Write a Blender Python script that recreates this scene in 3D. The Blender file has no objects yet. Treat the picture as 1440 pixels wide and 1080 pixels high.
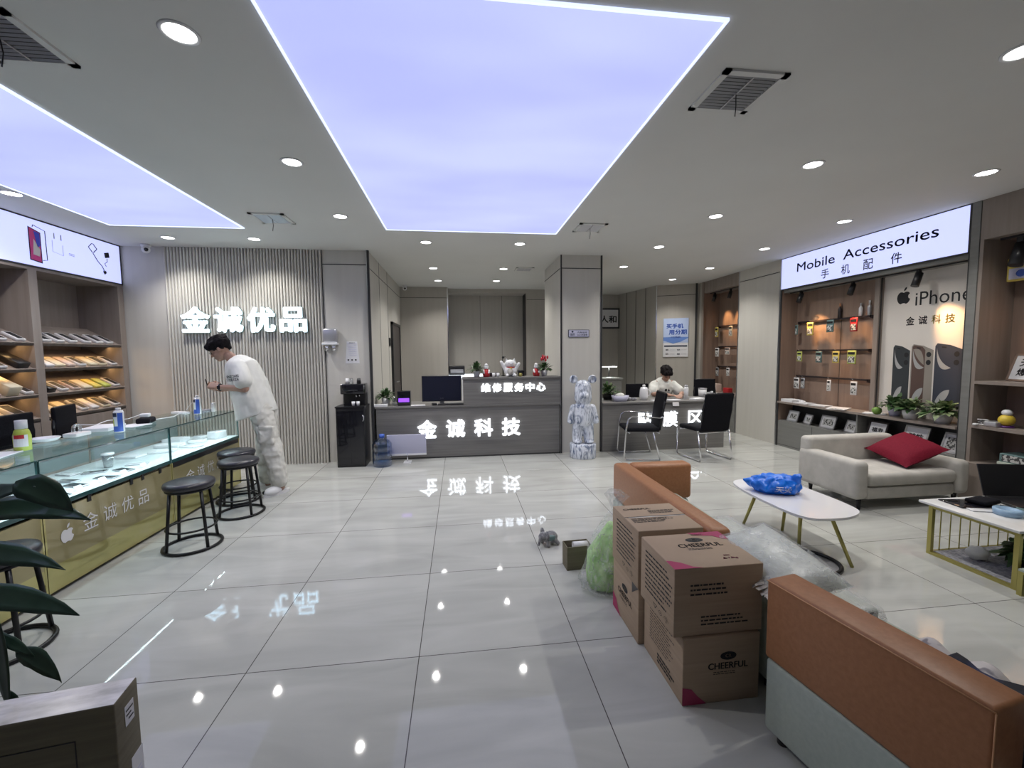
import bpy, bmesh, math, random
from mathutils import Vector, Matrix, Euler, noise
PI = math.pi
random.seed(11)
scene = bpy.context.scene
COL = scene.collection

# ---------------------------------------------------------------- materials
def newmat(name):
    m = bpy.data.materials.new(name); m.use_nodes = True
    nt = m.node_tree; b = nt.nodes['Principled BSDF']
    return m, nt, b
def setc(b, col, rough=.5, metal=0., spec=.5, coat=0.):
    b.inputs['Base Color'].default_value = (*col, 1)
    b.inputs['Roughness'].default_value = rough
    b.inputs['Metallic'].default_value = metal
    b.inputs['Specular IOR Level'].default_value = spec
    b.inputs['Coat Weight'].default_value = coat
def srgb(r, g, b):
    f = lambda c: (c/255/12.92) if c <= 10 else ((c/255+.055)/1.055)**2.4
    return (f(r), f(g), f(b))
def plain(name, col, rough=.5, metal=0., spec=.5, coat=0.):
    m, nt, b = newmat(name); setc(b, col, rough, metal, spec, coat); return m
def noisy(name, c1, c2, scale=(5,5,5), rough=.5, metal=0., spec=.5, detail=4, bump=0., coat=0., lo=.3, hi=.7, dist=0.):
    m, nt, b = newmat(name); setc(b, c1, rough, metal, spec, coat)
    tc = nt.nodes.new('ShaderNodeTexCoord'); mp = nt.nodes.new('ShaderNodeMapping')
    mp.inputs['Scale'].default_value = scale
    n = nt.nodes.new('ShaderNodeTexNoise'); n.inputs['Scale'].default_value = 1; n.inputs['Detail'].default_value = detail
    n.inputs['Distortion'].default_value = dist
    r = nt.nodes.new('ShaderNodeValToRGB')
    r.color_ramp.elements[0].position = lo; r.color_ramp.elements[0].color = (*c1, 1)
    r.color_ramp.elements[1].position = hi; r.color_ramp.elements[1].color = (*c2, 1)
    L = nt.links.new
    L(tc.outputs['Object'], mp.inputs[0]); L(mp.outputs[0], n.inputs['Vector']); L(n.outputs[0], r.inputs[0]); L(r.outputs[0], b.inputs['Base Color'])
    if bump:
        bp = nt.nodes.new('ShaderNodeBump'); bp.inputs['Strength'].default_value = bump; bp.inputs['Distance'].default_value = .01
        L(n.outputs[0], bp.inputs['Height']); L(bp.outputs[0], b.inputs['Normal'])
    return m
def emit(name, col, s):
    m, nt, b = newmat(name); setc(b, col, .6)
    b.inputs['Emission Color'].default_value = (*col, 1); b.inputs['Emission Strength'].default_value = s
    return m
def thin_glass(name, tint=(.93,.98,.97), refl=.12, rough=.02):
    m = bpy.data.materials.new(name); m.use_nodes = True; nt = m.node_tree; nt.nodes.clear()
    o = nt.nodes.new('ShaderNodeOutputMaterial'); mx = nt.nodes.new('ShaderNodeMixShader')
    t = nt.nodes.new('ShaderNodeBsdfTransparent'); t.inputs[0].default_value = (*tint, 1)
    g = nt.nodes.new('ShaderNodeBsdfGlossy'); g.inputs['Roughness'].default_value = rough
    lw = nt.nodes.new('ShaderNodeLayerWeight'); lw.inputs[0].default_value = .35
    mr = nt.nodes.new('ShaderNodeMapRange'); mr.inputs[3].default_value = refl*.4; mr.inputs[4].default_value = min(1, refl*4)
    L = nt.links.new
    L(lw.outputs['Facing'], mr.inputs[0]); L(mr.outputs[0], mx.inputs[0]); L(t.outputs[0], mx.inputs[1]); L(g.outputs[0], mx.inputs[2]); L(mx.outputs[0], o.inputs[0])
    return m

def film_mat():
    m = bpy.data.materials.new('crinkled_clear_plastic'); m.use_nodes = True; nt = m.node_tree; b = nt.nodes['Principled BSDF']
    setc(b, (.8,.82,.82), .18); o = nt.nodes['Material Output']; t = nt.nodes.new('ShaderNodeBsdfTransparent'); mx = nt.nodes.new('ShaderNodeMixShader')
    n = nt.nodes.new('ShaderNodeTexNoise'); n.inputs['Scale'].default_value = 9; n.inputs['Detail'].default_value = 5; n.inputs['Distortion'].default_value = 1.5
    r = nt.nodes.new('ShaderNodeMapRange'); r.inputs[1].default_value = .35; r.inputs[2].default_value = .7; r.inputs[3].default_value = .07; r.inputs[4].default_value = .42
    L = nt.links.new; L(n.outputs[0], r.inputs[0]); L(r.outputs[0], mx.inputs[0]); L(t.outputs[0], mx.inputs[1]); L(b.outputs[0], mx.inputs[2]); L(mx.outputs[0], o.inputs[0])
    bp = nt.nodes.new('ShaderNodeBump'); bp.inputs['Strength'].default_value = .6; bp.inputs['Distance'].default_value = .01; L(n.outputs[0], bp.inputs['Height']); L(bp.outputs[0], b.inputs['Normal'])
    return m
M = {}
M['plaster'] = noisy('ceiling_plaster', (.66,.66,.64), (.69,.69,.67), (1.5,1.5,1.5), .85, spec=.2)
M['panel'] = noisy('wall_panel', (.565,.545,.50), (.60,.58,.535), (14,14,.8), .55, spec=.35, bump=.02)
M['panel_dim'] = noisy('dim_wall_panel', (.42,.395,.355), (.45,.425,.385), (14,14,.8), .55, spec=.35)  # wall panel copy with the dimness of the back walls put into its colour
M['seam'] = plain('dark_seam', (.03,.03,.032), .5)
M['chrome'] = plain('chrome', (.75,.75,.77), .12, 1.)
M['steel'] = plain('satin_steel', (.5,.5,.52), .3, 1.)
M['wood'] = noisy('brown_grey_laminate', (.235,.195,.17), (.295,.25,.22), (18,18,1.2), .45, detail=6, spec=.35)
M['wood_warm'] = noisy('warm_brown_backboard', (.23,.16,.125), (.29,.205,.16), (16,16,1.), .5, detail=6, spec=.3)
M['wood_h'] = noisy('grey_horizontal_laminate', (.155,.15,.145), (.22,.213,.205), (1.1,1.1,34), .42, detail=5, spec=.35)
M['grey_lam'] = noisy('grey_green_laminate', (.18,.18,.17), (.21,.21,.2), (1.1,1.1,26), .45, detail=5)
M['black'] = plain('black_plastic', (.012,.012,.014), .35)
M['blackgloss'] = plain('black_gloss', (.008,.008,.012), .08, coat=.5)
M['blackmetal'] = plain('black_metal', (.012,.012,.013), .35, .3)
M['mesh'] = noisy('black_mesh_fabric', (.004,.004,.006), (.012,.012,.016), (160,160,160), .85, spec=.12)
M['vinyl'] = plain('black_vinyl', (.03,.03,.038), .28)
M['white'] = plain('white_plastic', (.75,.75,.76), .35)
M['whitegloss'] = plain('white_gloss', (.8,.8,.82), .12, coat=.4)
M['paper'] = plain('paper', (.72,.72,.74), .8)
M['silver'] = plain('silver_plastic', (.5,.5,.53), .3, .6)
M['ink'] = plain('black_ink', (.012,.012,.014), .6)
M['inkdark'] = plain('navy_ink', (.02,.03,.07), .6)
M['red'] = plain('red_plastic', (.45,.02,.025), .4)
M['yellow'] = plain('yellow_plastic', (.75,.55,.06), .4)
M['ygreen'] = plain('yellow_green_liquid', (.5,.58,.10), .25)
M['blue'] = plain('blue_print', (.05,.12,.5), .4)
M['purple'] = emit('purple_screen', (.30,.08,.9), .8)
M['gold'] = plain('brass_paint', (.45,.40,.13), .28, .6)
M['marble'] = noisy('white_marble_top', (.62,.62,.6), (.74,.74,.74), (3,3,3), .25, detail=6, dist=1.5)
M['leaf'] = noisy('leaf_green', (.02,.055,.018), (.06,.13,.035), (12,12,12), .45)
M['leaf_pale'] = noisy('leaf_pale_green', (.10,.16,.06), (.36,.42,.24), (30,30,30), .5)
M['leaf_big'] = noisy('rubber_leaf', (.015,.04,.026), (.035,.075,.05), (8,8,8), .32, coat=.2)
M['stem'] = plain('plant_stem', (.03,.05,.02), .6)
M['soil'] = plain('soil', (.02,.014,.01), .95)
M['flower'] = plain('red_flower', (.55,.03,.05), .5)
M['cardboard'] = noisy('brown_cardboard', (.40,.30,.215), (.46,.35,.25), (3,3,90), .75, spec=.2)
M['magenta'] = plain('magenta_print', (.40,.04,.12), .6)
M['card_old'] = noisy('olive_cardboard', (.145,.13,.09), (.19,.17,.12), (3,3,60), .7, spec=.2)
M['tape'] = noisy('packing_tape', (.45,.43,.40), (.85,.82,.80), (9,26,26), .2, detail=7, coat=.4)
M['orange'] = noisy('tan_orange_leather', (.37,.165,.075), (.43,.20,.095), (60,60,60), .42, bump=.05, spec=.35)
M['orange_seam'] = plain('orange_stitching', (.62,.33,.16), .6)
M['mint'] = noisy('pale_green_leather', (.42,.475,.41), (.47,.525,.455), (60,60,60), .42, bump=.04, spec=.35)
M['sofa_grey'] = noisy('grey_velvet', (.42,.405,.375), (.52,.50,.465), (9,9,9), .85, bump=.08, spec=.15)
M['wine'] = noisy('wine_red_cloth', (.14,.005,.018), (.19,.009,.026), (80,80,80), .8, spec=.2)
M['skin'] = noisy('skin', (.38,.22,.16), (.43,.26,.19), (6,6,6), .55)
M['hair'] = noisy('black_hair', (.006,.005,.006), (.014,.011,.012), (60,60,14), .8, spec=.15, bump=.3)
M['tee'] = noisy('white_cotton', (.66,.66,.62), (.76,.76,.72), (4,4,4), .9, spec=.1, bump=.1)
M['cargo'] = noisy('off_white_twill', (.56,.55,.50), (.72,.71,.66), (9,9,14), .9, spec=.1, bump=.5)
M['bearmix'] = noisy('blue_white_marbling', (.78,.82,.9), (.10,.14,.24), (14,14,5), .15, detail=7, dist=2.2, coat=.6, lo=.42, hi=.68)
M['bagblue'] = noisy('blue_plastic_bag', (.005,.12,.62), (.01,.2,.85), (14,14,14), .3, bump=.5)
M['lime'] = noisy('lime_green_stuffing', (.25,.55,.12), (.6,.85,.4), (22,22,22), .5, bump=.3)
M['clear'] = thin_glass('clear_plastic_film', (.93,.95,.95), .22, .12)
M['glass'] = thin_glass('case_glass', (.93,.975,.965), .07, .01)
M['glass_edge'] = plain('green_glass_edge', (.03,.09,.09), .1)
M['bottleblue'] = thin_glass('blue_water_bottle', (.55,.68,.88), .2, .08)
M['floral'] = noisy('floral_print_cloth', (.58,.55,.50), (.30,.27,.27), (26,26,26), .85, detail=3, lo=.5, hi=.66, bump=.15)
M['printcloth'] = noisy('pale_printed_cloth', (.60,.56,.54), (.26,.24,.26), (20,20,20), .85, detail=2, lo=.55, hi=.62)
M['navycloth'] = noisy('navy_black_cloth', (.008,.008,.014), (.04,.045,.13), (9,9,9), .8, lo=.5, hi=.75)
M['whiteglow'] = emit('lit_letters', (.93,.96,1.), 1.15)
M['signglow'] = emit('lit_white_letters', (.80,.93,1.), 1.1)
M['lightbox'] = emit('lightbox_face', (.46,.50,.80), 1.0)
M['lightbox_l'] = emit('left_lightbox_face', (.44,.475,.78), 1.0)
M['lamp'] = emit('downlight_diffuser', (1.,1.,.98), 9.)
M['shelfglow'] = emit('glowing_white_worktop', (.85,.92,1.), 1.0)  # brightness of the lit worktop is put in as emission
M['tile_poster'] = plain('poster_blue', (.14,.26,.62), .5)
M['tile_poster2'] = plain('poster_pale_blue', (.45,.55,.78), .5)
M['gold_glass'] = noisy('gold_mirror_glass', (.34,.30,.15), (.40,.35,.18), (2,2,9), .16, .35, coat=.6)
M['gold_strip'] = noisy('gold_trim_glass', (.50,.46,.17), (.58,.53,.22), (3,3,3), .12, .5, coat=.5)
M['film'] = film_mat()
M['caseback'] = plain('grey_green_back', (.16,.2,.2), .15)
M['caseinner'] = plain('white_shelf_board', (.72,.78,.79), .35)
M['posterwhite'] = noisy('cream_poster', (.68,.63,.58), (.72,.67,.62), (2,2,2), .45)
M['phone_dark'] = plain('phone_graphite', (.035,.04,.045), .5)
M['phone_mid'] = plain('phone_titanium', (.28,.25,.22), .5)
M['phone_brown'] = plain('phone_brown_screen', (.10,.06,.05), .5)
M['phone_hi'] = plain('phone_swirl', (.38,.38,.38), .5)
M['phone_navy'] = plain('phone_navy', (.04,.045,.065), .5)
M['wick'] = plain('wicker_black', (.02,.02,.022), .7)
M['pinkbox'] = plain('blush_box', (.62,.48,.42), .5)
M['creambox'] = plain('cream_box', (.66,.58,.42), .5)
M['yelbox'] = plain('yellow_box', (.68,.55,.12), .5)
M['whitebox'] = plain('white_box', (.7,.68,.68), .45)
M['greenbox'] = plain('yellow_green_box', (.45,.5,.12), .5)
M['teal'] = plain('teal_pack', (.12,.2,.2), .4)
M['pebble'] = noisy('grey_pebble_board', (.16,.16,.18), (.36,.36,.39), (60,60,60), .8, detail=2)
M['greyfur'] = noisy('grey_plush', (.12,.12,.13), (.4,.4,.41), (40,40,40), .95, bump=.6)
M['darkscreen'] = plain('dark_screen', (.012,.014,.03), .06, coat=.5)
M['bronze'] = plain('dark_door', (.03,.022,.024), .35)
M['lavender'] = plain('pale_lilac_board', (.55,.55,.70), .4)
M['pic'] = noisy('small_picture', (.55,.55,.53), (.06,.06,.06), (40,40,40), .5, detail=1, lo=.5, hi=.54)

def floor_mat():
    m, nt, b = newmat('polished_marble_tile'); setc(b, (.5,.5,.5), .07, 0, .34)
    L = nt.links.new; N = nt.nodes.new
    tc = N('ShaderNodeTexCoord'); mp = N('ShaderNodeMapping'); mp.inputs['Location'].default_value = (.225+.807*4, -2.045+.807*6, 0)
    br = N('ShaderNodeTexBrick'); br.offset = 0; br.squash = 1
    br.inputs['Scale'].default_value = 1; br.inputs['Brick Width'].default_value = .807; br.inputs['Row Height'].default_value = .807
    br.inputs['Mortar Size'].default_value = .0022; br.inputs['Mortar Smooth'].default_value = 0
    br.inputs['Color1'].default_value = (1,1,1,1); br.inputs['Color2'].default_value = (.93,.93,.93,1); br.inputs['Mortar'].default_value = (0,0,0,1)
    L(tc.outputs['Object'], mp.inputs[0]); L(mp.outputs[0], br.inputs['Vector'])
    n = N('ShaderNodeTexNoise'); n.inputs['Scale'].default_value = 1; n.inputs['Detail'].default_value = 8; n.inputs['Distortion'].default_value = 1.
    mp2 = N('ShaderNodeMapping'); mp2.inputs['Scale'].default_value = (1.1, 4.5, 1); mp2.inputs['Rotation'].default_value = (0,0,.12)
    L(tc.outputs['Object'], mp2.inputs[0]); L(mp2.outputs[0], n.inputs['Vector'])
    r = N('ShaderNodeValToRGB'); r.color_ramp.elements[0].position = .3; r.color_ramp.elements[0].color = (.42,.425,.40,1)
    r.color_ramp.elements[1].position = .72; r.color_ramp.elements[1].color = (.54,.545,.515,1)
    L(n.outputs[0], r.inputs[0])
    mul = N('ShaderNodeMix'); mul.data_type = 'RGBA'; mul.blend_type = 'MULTIPLY'; mul.inputs[0].default_value = 1
    L(r.outputs[0], mul.inputs[6]); L(br.outputs['Color'], mul.inputs[7])
    mix = N('ShaderNodeMix'); mix.data_type = 'RGBA'; mix.inputs[7].default_value = (.09,.085,.08,1)
    L(br.outputs['Fac'], mix.inputs[0]); L(mul.outputs[2], mix.inputs[6]); L(mix.outputs[2], b.inputs['Base Color'])
    ra = N('ShaderNodeMapRange'); ra.inputs[3].default_value = .02; ra.inputs[4].default_value = .055
    L(n.outputs[0], ra.inputs[0]); L(ra.outputs[0], b.inputs['Roughness'])
    return m
M['floor'] = floor_mat()
def skypanel_mat():
    m, nt, b = newmat('stretch_film_light'); setc(b, (.3,.3,.35), .8)
    L = nt.links.new; N = nt.nodes.new
    tc = N('ShaderNodeTexCoord'); mp = N('ShaderNodeMapping'); mp.inputs['Scale'].default_value = (.5, 1.3, 1)
    n = N('ShaderNodeTexNoise'); n.inputs['Scale'].default_value = 1.; n.inputs['Detail'].default_value = 2
    r = N('ShaderNodeValToRGB'); r.color_ramp.elements[0].position = .35; r.color_ramp.elements[0].color = (.33,.365,.72,1)
    r.color_ramp.elements[1].position = .65; r.color_ramp.elements[1].color = (.42,.465,.82,1)
    L(tc.outputs['Object'], mp.inputs[0]); L(mp.outputs[0], n.inputs['Vector']); L(n.outputs[0], r.inputs[0]); L(r.outputs[0], b.inputs['Emission Color'])
    b.inputs['Emission Strength'].default_value = 1.05
    return m
M['skypanel'] = skypanel_mat()
M['skyedge'] = emit('light_panel_edge', (.66,.74,1.), 1.0)

# ---------------------------------------------------------------- mesh builder
_tx = {}
def text_mesh(s, bold=0., ext=0.):
    k = (s, bold, ext)
    if k not in _tx:
        cu = bpy.data.curves.new('txt', 'FONT'); cu.body = s; cu.offset = bold; cu.extrude = ext; cu.resolution_u = 3
        o = bpy.data.objects.new('txt', cu); COL.objects.link(o)
        bpy.context.view_layer.update()
        me = o.evaluated_get(bpy.context.evaluated_depsgraph_get()).to_mesh()
        vs = [v.co.copy() for v in me.vertices]; fs = [tuple(p.vertices) for p in me.polygons]
        o.to_mesh_clear()
        bpy.data.objects.remove(o); bpy.data.curves.remove(cu)
        x0 = min(v.x for v in vs); x1 = max(v.x for v in vs); y0 = min(v.y for v in vs); y1 = max(v.y for v in vs)
        vs = [Vector(((v.x-(x0+x1)/2)/(x1-x0), (v.y-(y0+y1)/2)/(y1-y0), v.z)) for v in vs]
        _tx[k] = (vs, fs, x1-x0, y1-y0)
    return _tx[k]
APPLE_R = [(0,.30),(.10,.36),(.22,.37),(.35,.33),(.43,.22),(.34,.14),(.31,.02),(.35,-.10),(.46,-.17),(.40,-.32),(.30,-.45),(.19,-.50),(.08,-.45),(0,-.44)]
APPLE_L = [(-.08,-.45),(-.19,-.50),(-.32,-.42),(-.42,-.26),(-.46,-.05),(-.43,.15),(-.34,.30),(-.22,.37),(-.10,.36)]
APPLE_LEAF = [(.0,.42),(.02,.55),(.09,.66),(.21,.72),(.20,.58),(.12,.47)]
class MB:
    def __init__(s): s.v = []; s.f = []; s.m = []; s.sm = []; s.mats = []
    def mi(s, m):
        if isinstance(m, str): m = M[m]
        if m not in s.mats: s.mats.append(m)
        return s.mats.index(m)
    def add(s, vs, fs, m, smooth=False, X=None):
        o = len(s.v); k = s.mi(m)
        for v in vs:
            v = Vector(v); s.v.append(X @ v if X is not None else v)
        for f in fs: s.f.append(tuple(i+o for i in f)); s.m.append(k); s.sm.append(smooth)
        return s
    def box(s, x0, x1, y0, y1, z0, z1, m, X=None):
        vs = [(x,y,z) for z in (z0,z1) for y in (y0,y1) for x in (x0,x1)]
        fs = [(0,2,3,1),(4,5,7,6),(0,1,5,4),(2,6,7,3),(0,4,6,2),(1,3,7,5)]
        return s.add(vs, fs, m, False, X)
    def rbox(s, x0, x1, y0, y1, z0, z1, r, m, X=None, seg=3, puff=0.):
        bm = bmesh.new(); bmesh.ops.create_cube(bm, size=1)
        bmesh.ops.scale(bm, vec=(x1-x0, y1-y0, z1-z0), verts=bm.verts)
        bmesh.ops.translate(bm, vec=((x0+x1)/2,(y0+y1)/2,(z0+z1)/2), verts=bm.verts)
        bmesh.ops.bevel(bm, geom=bm.edges[:], offset=min(r, .49*min(x1-x0,y1-y0,z1-z0)), segments=seg, affect='EDGES', profile=.5)
        vs = [v.co.copy() for v in bm.verts]; fs = [tuple(v.index for v in f.verts) for f in bm.faces]; bm.free()
        return s.add(vs, fs, m, True, X)
    def cyl(s, p0, p1, r0, m, r1=None, n=16, smooth=True, cap=True):
        return s.tube([p0, p1], [r0, r0 if r1 is None else r1], m, n, smooth, cap)
    def tube(s, pts, r, m, n=8, smooth=True, cap=True, closed=False):
        pts = [Vector(p) for p in pts]; k = len(pts)
        rs = r if isinstance(r, (list, tuple)) else [r]*k
        vs = []; up = None
        for i, p in enumerate(pts):
            if closed: t = pts[(i+1)%k]-pts[i-1]
            else: t = pts[min(i+1,k-1)]-pts[max(i-1,0)]
            t.normalize()
            if up is None:
                up = Vector((0,0,1)) if abs(t.z) < .9 else Vector((1,0,0))
            a = t.cross(up).normalized(); b = a.cross(t).normalized(); up = b
            for j in range(n):
                w = 2*PI*j/n; vs.append(p + (a*math.cos(w)+b*math.sin(w))*rs[i])
        fs = []
        for i in range(k if closed else k-1):
            for j in range(n):
                a0 = i*n+j; a1 = i*n+(j+1)%n; i2 = (i+1)%k
                fs.append((a0, a1, i2*n+(j+1)%n, i2*n+j))
        o = len(s.f); s.add(vs, fs, m, smooth)
        if cap and not closed:
            base = len(s.v)-len(vs); kk = s.mi(m)
            s.f.append(tuple(base+j for j in range(n))[::-1]); s.m.append(kk); s.sm.append(False)
            s.f.append(tuple(base+(k-1)*n+j for j in range(n))); s.m.append(kk); s.sm.append(False)
        return s
    def lathe(s, prof, m, c=(0,0,0), n=20, X=None, sx=1, sy=1):
        vs = []; fs = []
        for r, z in prof:
            for j in range(n):
                a = 2*PI*j/n; vs.append((c[0]+r*math.cos(a)*sx, c[1]+r*math.sin(a)*sy, c[2]+z))
        for i in range(len(prof)-1):
            for j in range(n): fs.append((i*n+j, i*n+(j+1)%n, (i+1)*n+(j+1)%n, (i+1)*n+j))
        if prof[0][0] > 1e-4: fs.append(tuple(range(n))[::-1])
        if prof[-1][0] > 1e-4: fs.append(tuple((len(prof)-1)*n+j for j in range(n)))
        return s.add(vs, fs, m, True, X)
    def ball(s, c, r, m, n=14, k=9, X=None):
        rx, ry, rz = (r,r,r) if not isinstance(r, (list, tuple)) else r
        pr = [(math.sin(PI*i/k), -math.cos(PI*i/k)) for i in range(k+1)]
        vs = []; fs = []
        for a, z in pr:
            for j in range(n):
                w = 2*PI*j/n; vs.append((c[0]+a*math.cos(w)*rx, c[1]+a*math.sin(w)*ry, c[2]+z*rz))
        for i in range(k):
            for j in range(n): fs.append((i*n+j, i*n+(j+1)%n, (i+1)*n+(j+1)%n, (i+1)*n+j))
        return s.add(vs, fs, m, True, X)
    def capsule(s, p0, p1, r0, r1, m, n=14, flat=1., ax=None):
        p0 = Vector(p0); p1 = Vector(p1); d = p1-p0; L = d.length; d.normalize()
        a = (Vector(ax) if ax else (Vector((0,1,0)) if abs(d.y) < .9 else Vector((1,0,0)))); a = (a - d*a.dot(d)).normalized(); b = d.cross(a)
        rings = []
        for i in range(5): t = PI/2*i/4; rings.append((-math.cos(t)*r0, math.sin(t)*r0))
        for i in range(5): t = PI/2*i/4; rings.append((L+math.sin(t)*r1, math.cos(t)*r1))
        vs = []; fs = []
        for h, r in rings:
            for j in range(n):
                w = 2*PI*j/n; vs.append(p0+d*h+a*math.cos(w)*max(r,1e-4)+b*math.sin(w)*max(r,1e-4)*flat)
        for i in range(len(rings)-1):
            for j in range(n): fs.append((i*n+j, i*n+(j+1)%n, (i+1)*n+(j+1)%n, (i+1)*n+j))
        fs.append(tuple(range(n))[::-1]); fs.append(tuple((len(rings)-1)*n+j for j in range(n)))
        return s.add(vs, fs, m, True)
    def prism(s, poly, z0, z1, m, X=None, smooth=False):
        n = len(poly); vs = [(x,y,z0) for x,y in poly]+[(x,y,z1) for x,y in poly]
        fs = [tuple(range(n))[::-1], tuple(range(n,2*n))]+[(i,(i+1)%n,n+(i+1)%n,n+i) for i in range(n)]
        return s.add(vs, fs, m, smooth, X)
    def poly(s, pts, m): return s.add(pts, [tuple(range(len(pts)))], m)
    def text(s, t, c, right, up, w, h, m, bold=0., ext=0., depth=0.):
        """text centred at c; w and h its real size (either may be None)"""
        cjk = any(ord(q) > 0x2e00 for q in t)
        vs, fs, tw, th = text_mesh(t, 0., .05 if depth else 0.)
        if w is None: w = tw*h/th
        if h is None: h = th*w/tw
        R = Vector(right).normalized(); U = Vector(up).normalized(); N = R.cross(U)
        k = depth/.1 if depth else 0
        if bold:
            d = bold*h
            for i in range(8): s.add([Vector(c)+R*(v.x*(w-2*d)+d*math.cos(PI*i/4))+U*(v.y*(h-2*d)+d*math.sin(PI*i/4))+N*(v.z*k-.0002*i) for v in vs], fs, m)
            w -= 2*d; h -= 2*d
        return s.add([Vector(c)+R*v.x*w+U*v.y*h+N*(v.z*k) for v in vs], fs, m)
    def flat(s, pts2, c, right, up, m, sc=1., off=0.):
        R = Vector(right).normalized(); U = Vector(up).normalized(); N = R.cross(U)
        return s.add([Vector(c)+R*(x*sc)+U*(y*sc)+N*off for x,y in pts2], [tuple(range(len(pts2)))], m)
    def apple(s, c, right, up, size, m):
        bm = bmesh.new(); pts = APPLE_R+APPLE_L
        vv = [bm.verts.new((x,y,0)) for x,y in pts]; f = bm.faces.new(vv)
        bmesh.ops.triangulate(bm, faces=[f]); bm.verts.index_update()
        R = Vector(right).normalized(); U = Vector(up).normalized()
        s.add([Vector(c)+R*v.co.x*size+U*v.co.y*size for v in bm.verts], [tuple(v.index for v in q.verts) for q in bm.faces], m); bm.free()
        return s.flat(APPLE_LEAF, c, right, up, m, size)
    def mesh(s, name):
        me = bpy.data.meshes.new(name)
        me.from_pydata([tuple(v) for v in s.v], [], s.f)
        for m in s.mats: me.materials.append(m)
        me.polygons.foreach_set('material_index', s.m); me.polygons.foreach_set('use_smooth', s.sm)
        me.update(); return me
    def build(s, name, parent=None, loc=(0,0,0), rz=0., rot=None):
        o = bpy.data.objects.new(name, s.mesh(name)); COL.objects.link(o)
        o.location = loc; o.rotation_euler = rot if rot else (0,0,rz)
        if parent: o.parent = parent
        return o
def tag(o, label=None, cat=None, group=None, kind=None):
    if label: o['label'] = label
    if cat: o['category'] = cat
    if group: o['group'] = group
    if kind: o['kind'] = kind
    return o
def thing(name, label, cat, loc=(0,0,0), rz=0., group=None):
    o = bpy.data.objects.new(name, None); COL.objects.link(o); o.location = loc; o.rotation_euler = (0,0,rz)
    o.empty_display_size = .1
    return tag(o, label, cat, group)
def copy_tree(o, parent=None):
    c = o.copy(); COL.objects.link(c)
    if parent: c.parent = parent
    for ch in [x for x in bpy.data.objects if x.parent == o]: copy_tree(ch, c)
    return c
def dup(o, loc, rz=None, label=None, group=None):
    c = copy_tree(o); c.location = loc
    if rz is not None: c.rotation_euler = (0,0,rz)
    if label: c['label'] = label
    if group: c['group'] = group
    return c
def struct(name, mb): return tag(mb.build(name), kind='structure')
def bake(o, mods):
    """apply modifiers given as (type, dict) without operators"""
    for t, kw in mods:
        md = o.modifiers.new(t, t)
        for a, b in kw.items(): setattr(md, a, b)
    bpy.context.view_layer.update()
    dg = bpy.context.evaluated_depsgraph_get()
    me = bpy.data.meshes.new_from_object(o.evaluated_get(dg), depsgraph=dg)
    mats = list(o.data.materials)
    o.modifiers.clear(); o.data = me
    me.materials.clear()
    for m in mats: me.materials.append(m)
    for p in me.polygons: p.use_smooth = True
    return o
def fuse(o, vox, smooth=3):
    return bake(o, [('REMESH', dict(mode='VOXEL', voxel_size=vox)), ('SMOOTH', dict(iterations=smooth, factor=.5))])
def wrinkle(o, amp, sc, seed=0.):
    for v in o.data.vertices:
        p = v.co*sc+Vector((seed,seed*2,0)); v.co += Vector((noise.noise(p), noise.noise(p+Vector((7,3,1))), noise.noise(p+Vector((1,9,4)))))*amp
    return o
def arc(c, r, a0, a1, n, plane='xz'):
    out = []
    for i in range(n+1):
        a = a0+(a1-a0)*i/n; u, v = r*math.cos(a), r*math.sin(a)
        out.append((c[0]+u, c[1], c[2]+v) if plane == 'xz' else (c[0], c[1]+u, c[2]+v) if plane == 'yz' else (c[0]+u, c[1]+v, c[2]))
    return out
def leaf(mb, p, d, L, w, m, droop=.4, n=4, fold=.15):
    """one bent leaf blade from p in direction d"""
    p = Vector(p); d = Vector(d).normalized(); side = d.cross(Vector((0,0,1)))
    side = side.normalized() if side.length > .01 else Vector((1,0,0)); vs = []; fs = []
    for i in range(n+1):
        t = i/n; c = p+d*L*t+Vector((0,0,-droop*L*t*t)); ww = w*math.sin(PI*min(.98, .08+.9*t))**.8*.5
        nrm = side.cross(d).normalized()
        vs += [c-side*ww+nrm*ww*fold, c, c+side*ww+nrm*ww*fold]
    for i in range(n):
        a = i*3; fs += [(a,a+1,a+4,a+3),(a+1,a+2,a+5,a+4)]
    return mb.add(vs, fs, m, True)
def bush(mb, c, R, H, n, L, w, mats, seed=0):
    rr = random.Random(seed)
    for i in range(n):
        a = rr.uniform(0, 2*PI); e = rr.uniform(-.25, 1.35); q = rr.uniform(.25, .75)
        d = Vector((math.cos(a)*math.cos(e), math.sin(a)*math.cos(e), math.sin(e)))
        p = Vector(c)+Vector((d.x*R*q, d.y*R*q, H*(.1+.55*max(0,d.z)*q+.15*rr.random())))
        leaf(mb, p, d+Vector((0,0,.25)), L*rr.uniform(.7,1.2), w*rr.uniform(.8,1.2), rr.choice(mats), rr.uniform(.2,.7))
        if i % 5 == 0: mb.tube([Vector(c), (Vector(c)+p)/2+Vector((0,0,.01)), p], .0025, 'stem', 4)
    return mb
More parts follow.
